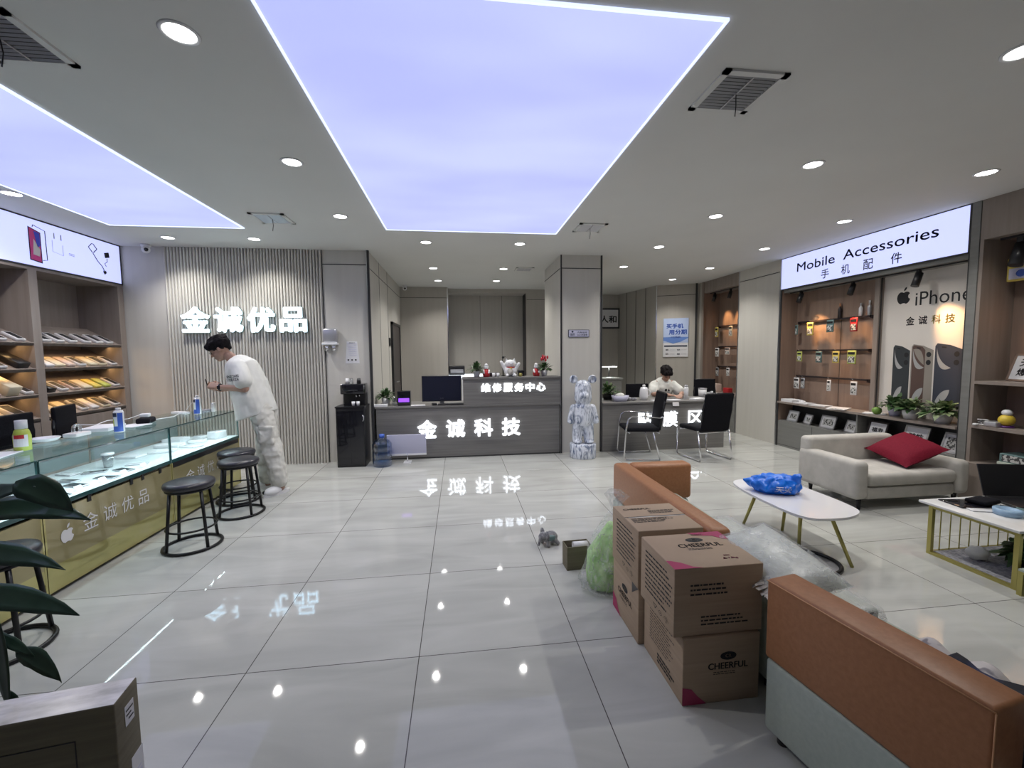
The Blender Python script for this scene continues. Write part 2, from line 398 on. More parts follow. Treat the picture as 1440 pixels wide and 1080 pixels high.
# ---------------------------------------------------------------- camera
def cam_axes(p, y, r):
    f = Vector((math.sin(y)*math.cos(p), math.cos(y)*math.cos(p), -math.sin(p)))
    rt = Vector((math.cos(y), -math.sin(y), 0)); d = f.cross(rt)
    c, s = math.cos(r), math.sin(r)
    return c*rt+s*d, -s*rt+c*d, f
cr, cd, cf = cam_axes(.0716242, .1235967, .0096557)
cam = bpy.data.objects.new('camera', bpy.data.cameras.new('camera')); COL.objects.link(cam)
mw = Matrix((( cr.x,-cd.x,-cf.x,0),(cr.y,-cd.y,-cf.y,0),(cr.z,-cd.z,-cf.z,1.5),(0,0,0,1)))
cam.matrix_world = mw
cam.data.sensor_width = 36; cam.data.lens = 594.23/1440*36; cam.data.clip_start = .05
scene.camera = cam
CZ = 2.93
# ---------------------------------------------------------------- shell
struct('floor', MB().box(-5.0, 6.2, -1.7, 10.9, -.1, 0, 'floor'))
struct('ceiling', MB().box(-5.0, 6.2, -1.7, 10.9, CZ, CZ+.1, 'plaster'))
struct('wall_left', MB().box(-4.95, -4.8, -1.7, 6.13, 0, CZ, 'panel'))
struct('wall_right', MB().box(5.75, 5.9, -1.7, 10.9, 0, CZ, 'panel'))
struct('wall_front', MB().box(-4.95, 5.9, -1.85, -1.7, 0, CZ, 'panel'))
w = MB().box(-4.95, -1.22, 6.13, 9.25, 0, CZ, 'panel')
for x in (-1.83,): w.box(x-.004, x+.004, 6.122, 6.13, 0, CZ, 'seam')
w.box(-1.83, -1.22, 6.124, 6.13, 2.735, 2.745, 'seam'); w.box(-1.22, -1.216, 6.13, 9.2, 2.70, 2.708, 'seam')
for y in (6.9, 7.65): w.box(-1.22, -1.217, y-.003, y+.003, 0, 2.93, 'seam')
struct('wall_back_left', w)
# fluted wall cladding
fl = MB(); x = -3.79; n = 50; st = 1.96/n
prof = []
for i in range(n):
    x0 = -3.79+i*st
    prof += [(x0, 6.124), (x0+st*.12, 6.104), (x0+st*.30, 6.098), (x0+st*.52, 6.098), (x0+st*.70, 6.104), (x0+st*.82, 6.124)]
prof.append((-1.83, 6.124))
vs = [(a,b,0) for a,b in prof]+[(a,b,CZ) for a,b in prof]; k = len(prof)
fl.add(vs, [(i,i+1,k+i+1,k+i) for i in range(k-1)], 'panel', False)
fl.box(-3.79, -1.83, 6.124, 6.13, 0, CZ, 'panel')
struct('trim_1', fl)
struct('trim_2', MB().box(-1.235, -1.205, 6.09, 6.13, 0, CZ, 'seam').box(-1.238, -1.232, 6.084, 6.09, .0, CZ, 'chrome'))
# back of the middle bay
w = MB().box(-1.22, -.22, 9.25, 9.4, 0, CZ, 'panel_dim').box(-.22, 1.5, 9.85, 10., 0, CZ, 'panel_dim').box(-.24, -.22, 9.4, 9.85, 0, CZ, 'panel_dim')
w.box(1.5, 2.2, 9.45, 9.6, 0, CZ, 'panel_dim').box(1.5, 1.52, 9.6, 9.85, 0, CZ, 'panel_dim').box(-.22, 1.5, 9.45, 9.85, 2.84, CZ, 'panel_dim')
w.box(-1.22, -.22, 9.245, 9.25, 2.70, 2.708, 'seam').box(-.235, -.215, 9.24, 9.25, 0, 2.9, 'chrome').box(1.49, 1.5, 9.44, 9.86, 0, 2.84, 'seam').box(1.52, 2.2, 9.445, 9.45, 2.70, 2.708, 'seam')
for x in (.5, 1.0): w.box(x-.003, x+.003, 9.846, 9.85, 0, 2.84, 'seam')
struct('wall_back_middle', w)
# column
w = MB().box(1.495, 2.12, 6.14, 7.3, 0, CZ, 'panel')
w.box(1.495, 2.12, 6.136, 6.14, 2.735, 2.745, 'seam').box(1.49, 1.495, 6.14, 7.3, 2.735, 2.745, 'seam')
w.box(1.488, 1.512, 6.128, 6.14, 0, CZ, 'seam').box(2.10, 2.124, 6.128, 6.14, 0, CZ, 'seam').box(1.486, 1.490, 6.124, 6.13, 0, CZ, 'steel').box(2.122, 2.126, 6.124, 6.13, 0, 2.4, 'steel')
struct('wall_column', w)
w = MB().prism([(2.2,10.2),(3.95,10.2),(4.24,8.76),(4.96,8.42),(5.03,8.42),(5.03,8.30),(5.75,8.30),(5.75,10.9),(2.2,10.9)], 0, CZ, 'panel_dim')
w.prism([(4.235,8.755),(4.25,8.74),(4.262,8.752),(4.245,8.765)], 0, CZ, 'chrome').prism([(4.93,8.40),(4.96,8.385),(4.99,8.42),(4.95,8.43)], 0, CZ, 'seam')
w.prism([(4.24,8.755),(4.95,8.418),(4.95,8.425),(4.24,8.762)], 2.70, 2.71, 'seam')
for t in (.25,.5,.75):
    xx = 3.95+.29*t; yy = 10.2-1.44*t; w.box(xx-.008, xx, yy-.004, yy+.004, 0, CZ, 'seam')
struct('wall_back_right', w)
w = MB().box(5.03, 5.75, 6.15, 7.15, 0, CZ, 'panel').box(5.026, 5.03, 6.15, 7.15, 2.735, 2.745, 'seam').box(5.022, 5.04, 7.135, 7.155, 0, CZ, 'steel').box(5.018, 5.04, 6.135, 6.16, 0, CZ, 'steel')
struct('wall_right_panel', w)
# door seen edge-on in the side of the passage
d = MB().box(-1.22, -1.19, 7.95, 8.85, 0, 2.05, 'bronze').box(-1.22, -1.18, 7.90, 7.96, 0, 2.10, 'black').box(-1.22, -1.18, 8.85, 8.91, 0, 2.10, 'black').box(-1.22, -1.18, 7.9, 8.91, 2.05, 2.10, 'black')
d1 = struct('door_1', d)
h = MB().cyl((-1.19,8.05,1.0),(-1.13,8.05,1.0), .012,'steel').cyl((-1.135,8.05,1.0),(-1.135,8.18,1.0), .01,'steel').build('door_handle', d1)
tag(MB().box(-1.22, -1.205, 7.68, 7.80, 1.66, 1.80, 'black').text('WC', (-1.203,7.74,1.73), (0,1,0), (0,0,1), .08, .05, 'silver', .02).build('door_sign'), 'small black sign on passage wall beside the dark door', 'sign')

# ---------------------------------------------------------------- luminous ceiling panels
def skypanel(x0, x1, y0, y1, label):
    t = thing('ceiling_light_panel', label, 'ceiling light', ((x0+x1)/2,(y0+y1)/2,CZ))
    a, b = (x1-x0)/2, (y1-y0)/2
    MB().box(-a+.012, a-.012, -b+.012, b-.012, -.006, 0, 'skypanel').build('diffuser', t)
    f = MB()
    f.box(-a, a, -b, -b+.012, -.012, 0, 'skyedge').box(-a, a, b-.012, b, -.012, 0, 'skyedge').box(-a, -a+.012, -b+.012, b-.012, -.012, 0, 'skyedge').box(a-.012, a, -b+.012, b-.012, -.012, 0, 'skyedge')
    f.build('glowing_edge', t)
skypanel(-.80, 1.18, 1.79, 5.07, 'large bluish luminous ceiling panel over the middle of the floor')
skypanel(-3.71, -2.35, 1.0, 5.16, 'narrower bluish luminous ceiling panel above the glass counter')

# ---------------------------------------------------------------- downlights
DL = [(-1.20,2.14),(-1.20,3.41),(-1.19,4.65),(-3.83,4.286),(-3.44,5.65),(-2.46,5.63),(2.72,1.82),(2.73,3.05),(4.276,3.04),(2.72,4.28),(4.27,4.31),(-.394,5.60),(.814,5.58),
      (2.725,5.57),(4.27,5.55),(-.40,7.24),(.77,7.21),(2.75,6.88),(4.29,6.885),(-.38,8.45),(.754,8.40),(4.20,7.99)]
DLL = ['in the left ceiling strip, largest and nearest the camera','left of the big light panel, middle of its row','left of the big light panel, farthest of its row','at the far left edge above the lit fascia',
 'above the wall camera by the left corner','between left panel corner and fluted wall','at the right edge of the frame, nearest on that side','right of the big panel beside the large vent',
 'above the near end of the accessories sign','right of the big panel, third of its row','just above the accessories sign, middle','above the counter, left of the pair beyond the big panel','above the counter, right of the pair beyond the big panel',
 'right of the column top','above the far left end of the accessories sign','over the service area, left of its middle pair','over the service area, right of its middle pair','right of the column, over the film desk',
 'over the film desk near the right wall','over the service area, left of its farthest pair','over the service area, right of its farthest pair','farthest on the right above the blue poster']
dl0 = None
for (x, y), lb in zip(DL, DLL):
    lab = 'round recessed downlight '+lb
    if dl0 is None:
        dl0 = thing('downlight', lab, 'ceiling light', (x,y,CZ), group='recessed downlights')
        MB().lathe([(.0,-.003),(.062,-.003)], 'lamp', n=24).build('diffuser', dl0)
        MB().lathe([(.062,-.001),(.064,-.006),(.074,-.006),(.080,-.0005)], 'white', n=24).build('trim_ring', dl0)
    else: dup(dl0, (x,y,CZ), 0, lab)
    l = bpy.data.lights.new('downlight_beam', 'SPOT'); l.energy = 47; l.spot_size = R_ = math.radians(128); l.spot_blend = .8; l.shadow_soft_size = .03; l.color = (1,.97,.92)
    lo = bpy.data.objects.new('downlight_beam', l); COL.objects.link(lo); lo.location = (x,y,CZ-.02)

# ---------------------------------------------------------------- vents, cameras
def vent(x, y, w, label, string=True):
    t = thing('ceiling_vent', label, 'vent', (x,y,CZ), group=None)
    a = w/2; f = MB()
    for s in ((-a,a,-a,-a+.035),(-a,a,a-.035,a),(-a,-a+.035,-a,a),(a-.035,a,-a,a)): f.box(*s, -.012, 0, 'plaster')
    f.build('frame', t); MB().box(-a+.035, a-.035, -a+.035, a-.035, -.004, 0, 'black').build('backing', t)
    s = MB(); k = 11
    for i in range(k):
        yy = -a+.045+(w-.09)*i/(k-1); s.add([(-a+.035,yy-.004,-.005),(a-.035,yy-.004,-.005),(a-.035,yy+.004,-.013),(-a+.035,yy+.004,-.013)], [(0,1,2,3)], 'silver')
    s.box(-.004,.004,-a+.035,a-.035,-.014,-.010,'silver'); s.build('louvres', t)
    if string: MB().tube([(0,0,-.012),(.004,.004,-.07),(-.003,0,-.13)], .0028, 'black', 5).build('pull_cord', t)
vent(1.545, 2.27, .36, 'large square ceiling vent right of the big light panel')
vent(-2.0, 2.25, .36, 'square ceiling vent in the top left corner')
vent(-1.9, 4.78, .34, 'small ceiling vent beside the left light panel corner')
vent(1.51, 4.79, .32, 'small ceiling vent at the far right corner of the big light panel')
vent(1.12, 7.2, .30, 'small dark ceiling vent above the service area', False)
def seccam(x, y, rz, label, s=1.):
    t = thing('security_camera', label, 'camera', (x,y,CZ), rz)
    MB().lathe([(.055*s,0),(.055*s,-.02*s),(.04*s,-.035*s)], 'white', n=20).build('mount', t)
    MB().ball((0,-.02*s,-.065*s), .048*s, 'white').build('ball_head', t)
    MB().ball((0,-.055*s,-.072*s), .024*s, 'blackgloss').build('lens', t)
seccam(-3.93, 6.02, .6, 'white ball camera on the ceiling at left corner')
seccam(-1.10, 9.1, .3, 'dark lensed small camera at the passage corner', .9)
# ---------------------------------------------------------------- left shelving with lit fascia
XF, XB = -4.3, -4.78
t = thing('shelving_unit', 'tall brown-grey laminate shelving unit along left wall', 'shelves', (-4.54, 4.2, 0))
def loc(mb, o): # shift world-space builder into parent's frame
    for v in mb.v: v -= o.location
    return mb
cb = MB()
Y0, Y1 = 2.6, 6.12
cb.box(XB-.01, XB+.01, Y0, Y1, .0, 2.43, 'wood')
loc(cb, t).build('back_panel', t)
for y0, y1 in ((Y0,Y0+.03),(3.75,3.84),(4.90,4.99),(6.03,6.12)): loc(MB().box(XB+.01, XF, y0, y1, .0, 2.44, 'wood'), t).build('upright', t)
for y0, y1 in ((2.63,3.75),(3.84,4.90),(4.99,6.03)):
    for z in (1.652,1.386,1.119,.876):
        s = MB()
        X = Matrix.Translation((XF,0,z)) @ Matrix.Rotation(.5, 4, 'Y')
        s.box(-.44, -.0, y0, y1, -.028, 0, 'wood', X); s.box(-.012,0, y0, y1, -.028, .008, 'wood', X)
        loc(s, t).build('shelf', t)
    loc(MB().box(XB+.01, XF-.004, y0, y1, 0, .84, 'wood').box(XF-.004, XF, (y0+y1)/2-.002, (y0+y1)/2+.002, .06, .66, 'seam').box(XF-.004, XF, y0, y1, .66, .664,'seam').cyl((XF,y0+.15,.74),(XF+.02,y0+.15,.74),.012,'steel'), t).build('base_cabinet', t)
    loc(MB().box(XB+.01, XF, y0, y1, 2.40, 2.44, 'wood'), t).build('top_board', t)
t = thing('lightbox_sign', 'long glowing white fascia lightbox with phone pictures on left wall', 'sign', (-4.3, 4.2, 2.69))
s = MB().box(-.46, 0, -1.6, 1.92, -.245, .235, 'lightbox_l'); s.build('lit_face', t)
s = MB(); s.box(-.46, .004, -1.6, 1.92, .226, .24, 'seam').box(-.46,.006,-1.6,1.92,-.262,-.245,'seam').box(-.46,.006,1.905,1.92,-.245,.24,'seam'); s.build('frame', t)
s = MB()
def fr(y, z): return (.003, y-4.2, z-2.69)
# phone picture
s.poly([fr(4.935,2.50),fr(5.065,2.485),fr(5.065,2.80),fr(4.935,2.835)], 'ink')
pk = plain('pink_gradient_print', (.75,.07,.28), .4); bl = plain('blue_print_patch', (.07,.09,.62), .4); wt = plain('pale_print_patch', (.75,.68,.62), .4)
s.poly([(.004,a-4.2,b-2.69) for a,b in ((4.945,2.51),(5.055,2.497),(5.055,2.792),(4.945,2.825))], pk)
s.poly([(.005,a-4.2,b-2.69) for a,b in ((4.99,2.80),(5.052,2.79),(5.052,2.66),(5.02,2.64))], bl)
s.poly([(.005,a-4.2,b-2.69) for a,b in ((4.97,2.56),(5.04,2.55),(5.05,2.62),(4.985,2.72))], wt)
s.tube([fr(4.985,2.84),fr(4.99,2.86),fr(5.115,2.83),fr(5.12,2.53),fr(5.075,2.52)], .0035, 'inkdark', 5)
s.build('phone_picture', t); s = MB()
for y in (5.21,5.29): s.poly([fr(y,2.84),fr(y+.012,2.84),fr(y+.012,2.78),fr(y,2.78)], 'silver')
s.tube([fr(5.19,2.76),fr(5.19,2.64),fr(5.31,2.62),fr(5.31,2.73)], .002, 'silver', 4)
for z in (2.665,2.65): s.poly([fr(5.38,z),fr(5.45,z-.006),fr(5.45,z-.010),fr(5.38,z-.004)], 'ink')
s.build('charger_picture', t); s = MB()
loopz = [fr(5.70+.045*math.cos(a)*(1+.3*math.cos(4*a)), 2.80+.05*math.sin(a)) for a in [i*PI/8 for i in range(16)]]
s.tube(loopz, .004, 'ink', 5, closed=True); s.tube([fr(5.70,2.74),fr(5.76,2.66),fr(5.82,2.61),fr(5.86,2.54)], .004, 'ink', 5)
s.poly([fr(5.86,2.78),fr(5.93,2.80),fr(5.94,2.74),fr(5.87,2.72)], 'ink'); s.tube([fr(5.90,2.72),fr(5.90,2.68),fr(5.86,2.65),fr(5.88,2.62)], .003, 'ink', 5)
s.flat([(-.02,.015),(0,.0),(.02,.02),(.03,-.01),(.0,-.035),(-.02,-.01)], fr(5.85,2.55), (0,1,0), (0,0,1), 'ink')
s.build('charm_picture', t)
# phone boxes on the tilted shelves
bx0 = {}
def phonebox(y, z, lab, grp, col, dark=True, up=0., w=.085, L=.165, h=.03, xoff=.03):
    key = (col, dark, w, L, h)
    if key not in bx0:
        m = MB().rbox(-L, 0, -w/2, w/2, 0, h, .003, col, seg=1)
        if dark: m.box(-L+.015, -.012, -w/2+.014, w/2-.012, h, h+.001, 'ink')
        bx0[key] = m.mesh('phone_box')
    o = bpy.data.objects.new('phone_box', bx0[key]); COL.objects.link(o)
    d = Vector((math.cos(.5),0,-math.sin(.5)))
    o.location = Vector((XF,y,z))-d*xoff+Vector((math.sin(.5),0,math.cos(.5)))*(.001+up); o.rotation_euler = (0,.5,0)
    return tag(o, lab, 'box', grp)
rows = [(1.652,'top shelf',[(5.07,'whitebox',1),(5.22,'whitebox',1),(5.38,'whitebox',1),(5.56,'whitebox',1),(5.73,'whitebox',1),(5.88,'whitebox',1)]),
 (1.386,'second shelf',[(5.08,'whitebox',0),(5.20,'creambox',0),(5.33,'pinkbox',0),(5.47,'whitebox',1),(5.62,'creambox',0),(5.76,'creambox',1),(5.92,'whitebox',1)]),
 (1.119,'third shelf',[(5.22,'whitebox',1),(5.37,'pinkbox',1),(5.52,'creambox',0),(5.66,'yelbox',0),(5.80,'greenbox',0),(5.94,'whitebox',1)]),
 (.876,'bottom shelf',[(5.12,'creambox',0),(5.28,'creambox',0),(5.46,'whitebox',1),(5.60,'whitebox',0),(5.76,'creambox',1),(5.92,'whitebox',1)])]
cn = dict(whitebox='white', creambox='cream', pinkbox='blush', yelbox='yellow', greenbox='yellow-green')
ordw = ['first','second','third','fourth','fifth','sixth','seventh']
for z, nm, items in rows:
    for i, (y, c, dk) in enumerate(items):
        phonebox(y, z, '%s phone box%s, %s from left on %s, far bay' % (cn[c], ' with phone picture' if dk else '', ordw[i], nm), 'phone boxes on the far bay of shelves', c, bool(dk), w=.105 if c=="creambox" else .09, L=.21 if z < 1 else .185)
phonebox(5.07, 1.119, 'black phone box at left end of the third shelf, far bay', 'phone boxes on the far bay of shelves', 'black', False, h=.05)
near = [(1.652,4.62,'whitebox',1,.03,'white phone box beside the upright on the top shelf, near bay'),(1.652,4.80,'whitebox',1,.03,'white boxed phone next to the centre upright on the top shelf, near bay'),
 (1.386,4.60,'whitebox',1,.03,'white phone box left of the black one, near bay'),(1.386,4.79,'black',0,.06,'thick black box beside the centre upright, near bay second shelf'),
 (1.119,4.52,'pinkbox',1,.03,'blush phone box at the frame edge, third shelf of near bay'),(1.119,4.67,'creambox',0,.10,'thick cream box standing proud on third shelf, near bay'),(1.119,4.83,'whitebox',1,.03,'white phone box beside the thick cream box'),
 (.876,4.50,'yelbox',0,.03,'yellow phone box on the bottom shelf at the left frame edge'),(.876,4.60,'creambox',0,.03,'cream phone box between yellow and large white boxes'),(.876,4.74,'whitebox',1,.05,'tall white tablet box on the bottom shelf of near bay')]
for z, y, c, dk, h, lb in near: phonebox(y, z, lb, 'phone boxes on the near bay of shelves', c, bool(dk), h=h, w=.12 if h > .04 else .085, L=.22 if h > .04 else .165)
l = bpy.data.lights.new('shelf_strip', 'AREA'); l.shape = 'RECTANGLE'; l.size = .03; l.size_y = 1.0; l.energy = 1.0; l.color = (1,.62,.28)
for z in (1.60,1.335,1.07):
    for y in (4.37, 5.51):
        o = bpy.data.objects.new('shelf_strip', l); COL.objects.link(o); o.location = (-4.46, y, z+.03); o.rotation_euler = (0,-.5,0)

# ---------------------------------------------------------------- sign letters on the fluted wall
t = thing('wall_sign', 'four large lit white characters on fluted wall', 'sign', (-2.82, 6.09, 1.985))
for i, ch in enumerate('金诚优品'):
    x = -.605+i*.405
    MB().text(ch, (x,-.028,0), (1,0,0), (0,0,1), .35, .34, 'signglow', .035, depth=.03).text(ch, (x,-.006,0), (1,0,0), (0,0,1), .36, .35, 'teal', .035, depth=.02).build('character', t)

# ---------------------------------------------------------------- glass display counter
CXF, CXB, CT, CS = -2.56, -3.22, .88, .585
ends = [1.75, 2.87, 4.05, 5.22]
case_lab = ['near section of the glass display counter, cut by the left frame edge', 'middle section of the glass display counter with phone logo panel', 'far section of the glass display counter beside standing person']
for i in range(3):
    y0, y1 = ends[i]+.003, ends[i+1]-.003; yc = (y0+y1)/2; L = y1-y0; hb = L/2
    t = thing('display_counter', case_lab[i], 'counter', (CXF, yc, 0), group='sections of the glass counter')
    D = CXF-CXB
    MB().box(-D, 0, -hb, hb, CT-.008, CT, 'glass').box(-.0,.002,-hb,hb,CT-.008,CT,'glass_edge').build('glass_top', t)
    MB().box(-.006, 0, -hb, hb, CS, CT-.008, 'glass').box(-.008,.002,-hb,-hb+.006,CS,CT-.008,'glass_edge').box(-.008,.002,hb-.006,hb,CS,CT-.008,'glass_edge').build('front_glass', t)
    if i == 2: MB().box(-D, -.006, hb-.006, hb, CS, CT-.008, 'glass').build('side_glass', t)
    MB().box(-D, -D+.015, -hb, hb, 0.0, CT-.03, 'wood').box(-D+.015,-D+.018,-hb+.01,hb-.01,CS+.02,CT-.04,'caseback').build('back_panel', t)
    MB().box(-D+.015, 0, -hb, hb, CS-.03, CS, 'caseinner').box(0,.002,-hb,hb,CS-.03,CS,'glass_edge').build('display_shelf', t)
    b = MB().box(-.02, 0, -hb, hb, .19, CS-.05, 'gold_glass').box(-.02,.001,-hb,-hb+.012,.03,CS-.03,'gold_strip').box(-.02,.001,hb-.012,hb,.03,CS-.03,'gold_strip')
    def tx(s, yy, z, h, m='white', mb=b): mb.text(s, (.003,yy-yc,z), (0,1,0), (0,0,1), None, h, m, 0)
    if i == 1:
        b.apple((.003, 3.02-yc, .352), (0,1,0), (0,0,1), .10, 'white')
        for k, ch in enumerate('金诚优品'): tx(ch, 3.20+.165*k, .375, .115)
    if i == 2:
        for k, ch in enumerate('金诚优品'): tx(ch, 4.30+.165*k, .375, .115)
    if i == 0:
        b.apple((.003, 1.98-yc, .352), (0,1,0), (0,0,1), .10, 'white')
        for k, ch in enumerate('金诚优品'): tx(ch, 2.16+.165*k, .375, .115)
    b.build('gold_front_panel', t)
    if i == 1:
        for yy in (3.2, 3.58, 3.7, 3.9): MB().box(.0,.006,yy-yc-.012,yy-yc+.014,CS-.075,CS-.028,'black').build('black_piece', t)  # small black blocks along the top of the gold panel
    if i == 2: MB().box(.0,.004,-hb+.02,.55,CS-.075,CS-.03,'black').build('dark_gap_strip', t)
    MB().box(-.03, -.004, -hb, hb, .025, .18, 'gold_strip').box(-.05,.0,-hb,hb,.10,.19,'gold_strip').build('gold_skirting', t)
    MB().box(-D+.05, -.05, -hb, hb, 0, .03, 'seam').build('plinth', t)
    MB().box(-.03, -.018, -hb+.02, hb-.02, CT-.022, CT-.010, 'silver').build('light_strip', t)
    l = bpy.data.lights.new('counter_strip_light', 'AREA'); l.shape = 'RECTANGLE'; l.size = .02; l.size_y = L-.1; l.energy = 3.6; l.color = (.78,.93,1)
    o = bpy.data.objects.new('counter_strip_light', l); COL.objects.link(o); o.location = (CXF-.03, yc, CT-.028); o.rotation_euler = (0, .55, 0)
# things displayed in the case
def onshelf(name, x, y, z, sx, sy, h, mat, lab, cat, rz=0., grp=None, scr=None, r=.004):
    m = MB().rbox(-sx/2, sx/2, -sy/2, sy/2, 0, h, r, mat, seg=2)
    if scr: m.box(-sx/2+.006, sx/2-.006, -sy/2+.006, sy/2-.006, h, h+.0008, scr)
    o = m.build(name, None, (x,y,z+.001), rz); return tag(o, lab, cat, grp)
rr = random.Random(4)
ph = [(-2.68,3.12),(-2.74,3.33),(-2.68,3.52),(-2.86,3.05),(-2.92,3.25),(-2.90,3.46),(-2.72,3.74),(-2.90,3.70),(-3.06,3.40),(-3.06,3.66),(-3.04,3.14),(-2.75,3.93)]
names = ['nearest the front glass at the near end','second along the front glass','third along the front glass','in the second row, near end','second in the second row','third in the second row','fourth along the front glass','fourth in the second row','back row beside the panel','farthest of the back row','nearest of the back row','last along the front glass before the joint']
for (x, y), nm in zip(ph, names):
    dark = rr.random() < .6
    onshelf('mobile_phone', x, y, CS, .15, .075, .009, 'silver', '%s phone lying in the middle glass case, %s' % ('dark' if dark else 'white', nm), 'phone', rr.uniform(-.5,.5), 'phones lying in the glass case', 'blackgloss' if dark else 'whitegloss')
for i, (x, y, sx, sy, h, lb) in enumerate([(-2.85,4.40,.2,.12,.02,'flat white pack on the far case shelf, near the joint'),(-2.72,4.62,.18,.12,.015,'pale flat pack near front glass of far case'),(-2.95,4.66,.22,.14,.03,'white box in the middle of far case'),(-2.80,4.86,.14,.12,.03,'small white box at the middle front of far case'),
      (-3.05,4.93,.18,.18,.04,'white box at the back of far case'),(-2.72,5.08,.12,.14,.08,'upright white box at the far end of the case'),(-3.0,4.22,.18,.14,.02,'thin white pack just past the glass joint'),(-2.9,5.10,.1,.1,.03,'small pale pack by the far end glass')]):
    onshelf('white_package', x, y, CS, sx, sy, h, 'whitegloss' if i % 2 else 'paper', lb, 'package', rr.uniform(-.4,.4), 'white packages in the far case')
for i, (x, y, lb) in enumerate([(-2.75,2.62,'thin white pack in the near case beside the joint'),(-2.85,2.35,'thin white pack in the near case behind the leaves'),(-2.95,2.70,'pale pack at the back of the near case')]):
    onshelf('white_package', x, y, CS, .2, .12, .02, 'paper', lb, 'package', rr.uniform(-.4,.4))
for (x, y), nm in zip([(-2.70,2.55),(-2.74,2.30),(-2.90,2.52),(-2.70,2.05)], ['nearest the glass joint','second from the glass joint','behind the front pair','farthest from the joint, by the frame edge']):
    onshelf('mobile_phone', x, y, CS, .15, .075, .009, 'silver', 'phone lying in the near glass case, %s' % nm, 'phone', rr.uniform(-.4,.4), 'phones lying in the glass case', 'blackgloss')
for (x, y), nm in zip([(-2.64,3.0),(-2.64,3.23),(-2.64,3.43),(-2.64,3.63),(-2.64,3.84),(-2.64,4.2)], ['nearest','second','third','fourth','fifth','last, past the joint']):
    tag(MB().add([(-.02,-.03,0),(-.02,.03,0),(-.04,.03,.03),(-.04,-.03,.03)],[(0,1,2,3)],'paper').box(-.04,-.018,-.03,.03,0,.002,'paper').build('price_card', None, (x+.03,y,CS+.001)), 'small white price card by the front glass, %s of the row' % nm, 'card', 'price cards in the glass case')
cup = thing('clear_cup', 'clear cup with white lid standing inside the middle glass case', 'cup', (-2.92,3.86,CS+.001))
MB().lathe([(.028,0),(.04,.11),(.038,.11),(.026,.004)], 'clear').build('cup_body', cup); MB().lathe([(.042,.108),(.042,.122),(.0,.126)], 'white').build('lid', cup)
# ---------------------------------------------------------------- things standing on the counter top
Z = CT+.001
b = thing('spray_bottle', 'yellow-green liquid bottle with white cap on glass counter', 'bottle', (-2.93,3.2,Z))
MB().lathe([(.0,0),(.042,.002),(.044,.10),(.036,.135),(.026,.15),(0,.152)], 'ygreen').build('bottle_body', b)
MB().lathe([(.03,.148),(.03,.205),(.0,.207)], 'white').build('cap', b)
m = MB(); vs = []
for zz in (.03,.11):
    for k in range(7): a = -1.9+k*.28; vs.append((.0452*math.cos(a), .0452*math.sin(a), zz))
m.add(vs, [(k,k+1,k+8,k+7) for k in range(6)], 'paper'); vs = []
for zz in (.085,.11):
    for k in range(5): a = -1.75+k*.28; vs.append((.0458*math.cos(a), .0458*math.sin(a), zz))
m.add(vs, [(k,k+1,k+6,k+5) for k in range(4)], 'red'); m.build('label', b)
def can(x, y, lab, rz=0.):
    t = thing('aerosol_can', lab, 'spray can', (x,y,Z), rz)
    MB().lathe([(.0,0),(.035,.0),(.035,.165),(.028,.178),(.0,.18)], 'whitegloss').build('can_body', t)
    MB().lathe([(.018,.178),(.018,.20),(0,.201)], 'white').build('nozzle', t)
    m = MB()
    for (a0,a1,z0,z1,mt) in ((-2.9,-.2,.005,.05,'blue'),(-2.9,-1.9,.05,.11,'ygreen'),(-1.2,-.2,.05,.16,'blue'),(-2.9,-1.3,.128,.16,'inkdark')):
        vs = []; k = 8
        for zz in (z0,z1):
            for q in range(k+1): a = a0+(a1-a0)*q/k; vs.append((.0356*math.cos(a), .0356*math.sin(a), zz))
        m.add(vs, [(q,q+1,q+k+2,q+k+1) for q in range(k)], mt, True)
    m.build('wrap_label', t)
can(-2.83, 3.88, 'blue and white spray can on the middle of the glass counter')
can(-2.83, 4.95, 'yellow, blue and white spray can below the standing person\'s hands', -.3)
onshelf('cleaning_block', -2.83, 5.06, CT, .10, .16, .03, 'pebble', 'grey block beside the far spray can', 'box')
onshelf('card_box', -2.76, 5.12, CT, .03, .05, .10, 'whitebox', 'small white carton with dark squares at the counter far end', 'box')
tag(MB().lathe([(.0,0),(.07,.0),(.085,.02),(.085,.024),(.065,.006),(0,.006)], 'whitegloss').build('white_dish', None, (-3.10,3.55,Z)), 'white round lid lying on the glass counter behind spray bottle', 'dish')
t = thing('tape_dispenser', 'silver tape roll dispenser on glass counter', 'tape', (-3.02,3.72,Z))
MB().rbox(-.05,.05,-.07,.07,0,.03,.008,'whitebox').build('base', t)
MB().tube(arc((0,0,.055),.032,0,2*PI,18,'yz')[:-1], .012, 'clear', 8, closed=True).build('tape_roll', t)
onshelf('paper_stack', -3.06, 4.02, CT, .2, .28, .03, 'paper', 'pile of white papers on counter behind the blue can', 'paper', .2)
onshelf('paper_sheet', -2.95, 4.2, CT+.0, .18, .2, .004, 'paper', 'white sheet beside the black pouch', 'paper', -.2)
onshelf('paper_sheet', -2.98, 3.0, CT, .25, .3, .006, 'paper', 'crumpled white papers at near end of counter', 'paper', .3)
onshelf('yellow_packet', -2.75, 2.78, CT, .06, .09, .02, 'ygreen', 'yellow-green packet at the near end of counter', 'packet', .3)
tag(wrinkle(MB().rbox(-.055,.055,-.09,.09,0,.05,.02,'mesh',seg=4).build('black_pouch', None, (-2.95,4.36,Z), .3), .006, 30), 'black cloth pouch under the white charger on the counter', 'pouch')
tag(MB().rbox(-.035,.035,-.035,.035,0,.035,.008,'white').build('charger', None, (-2.96,4.37,Z+.053), .3), 'white charger resting on the black pouch', 'charger')
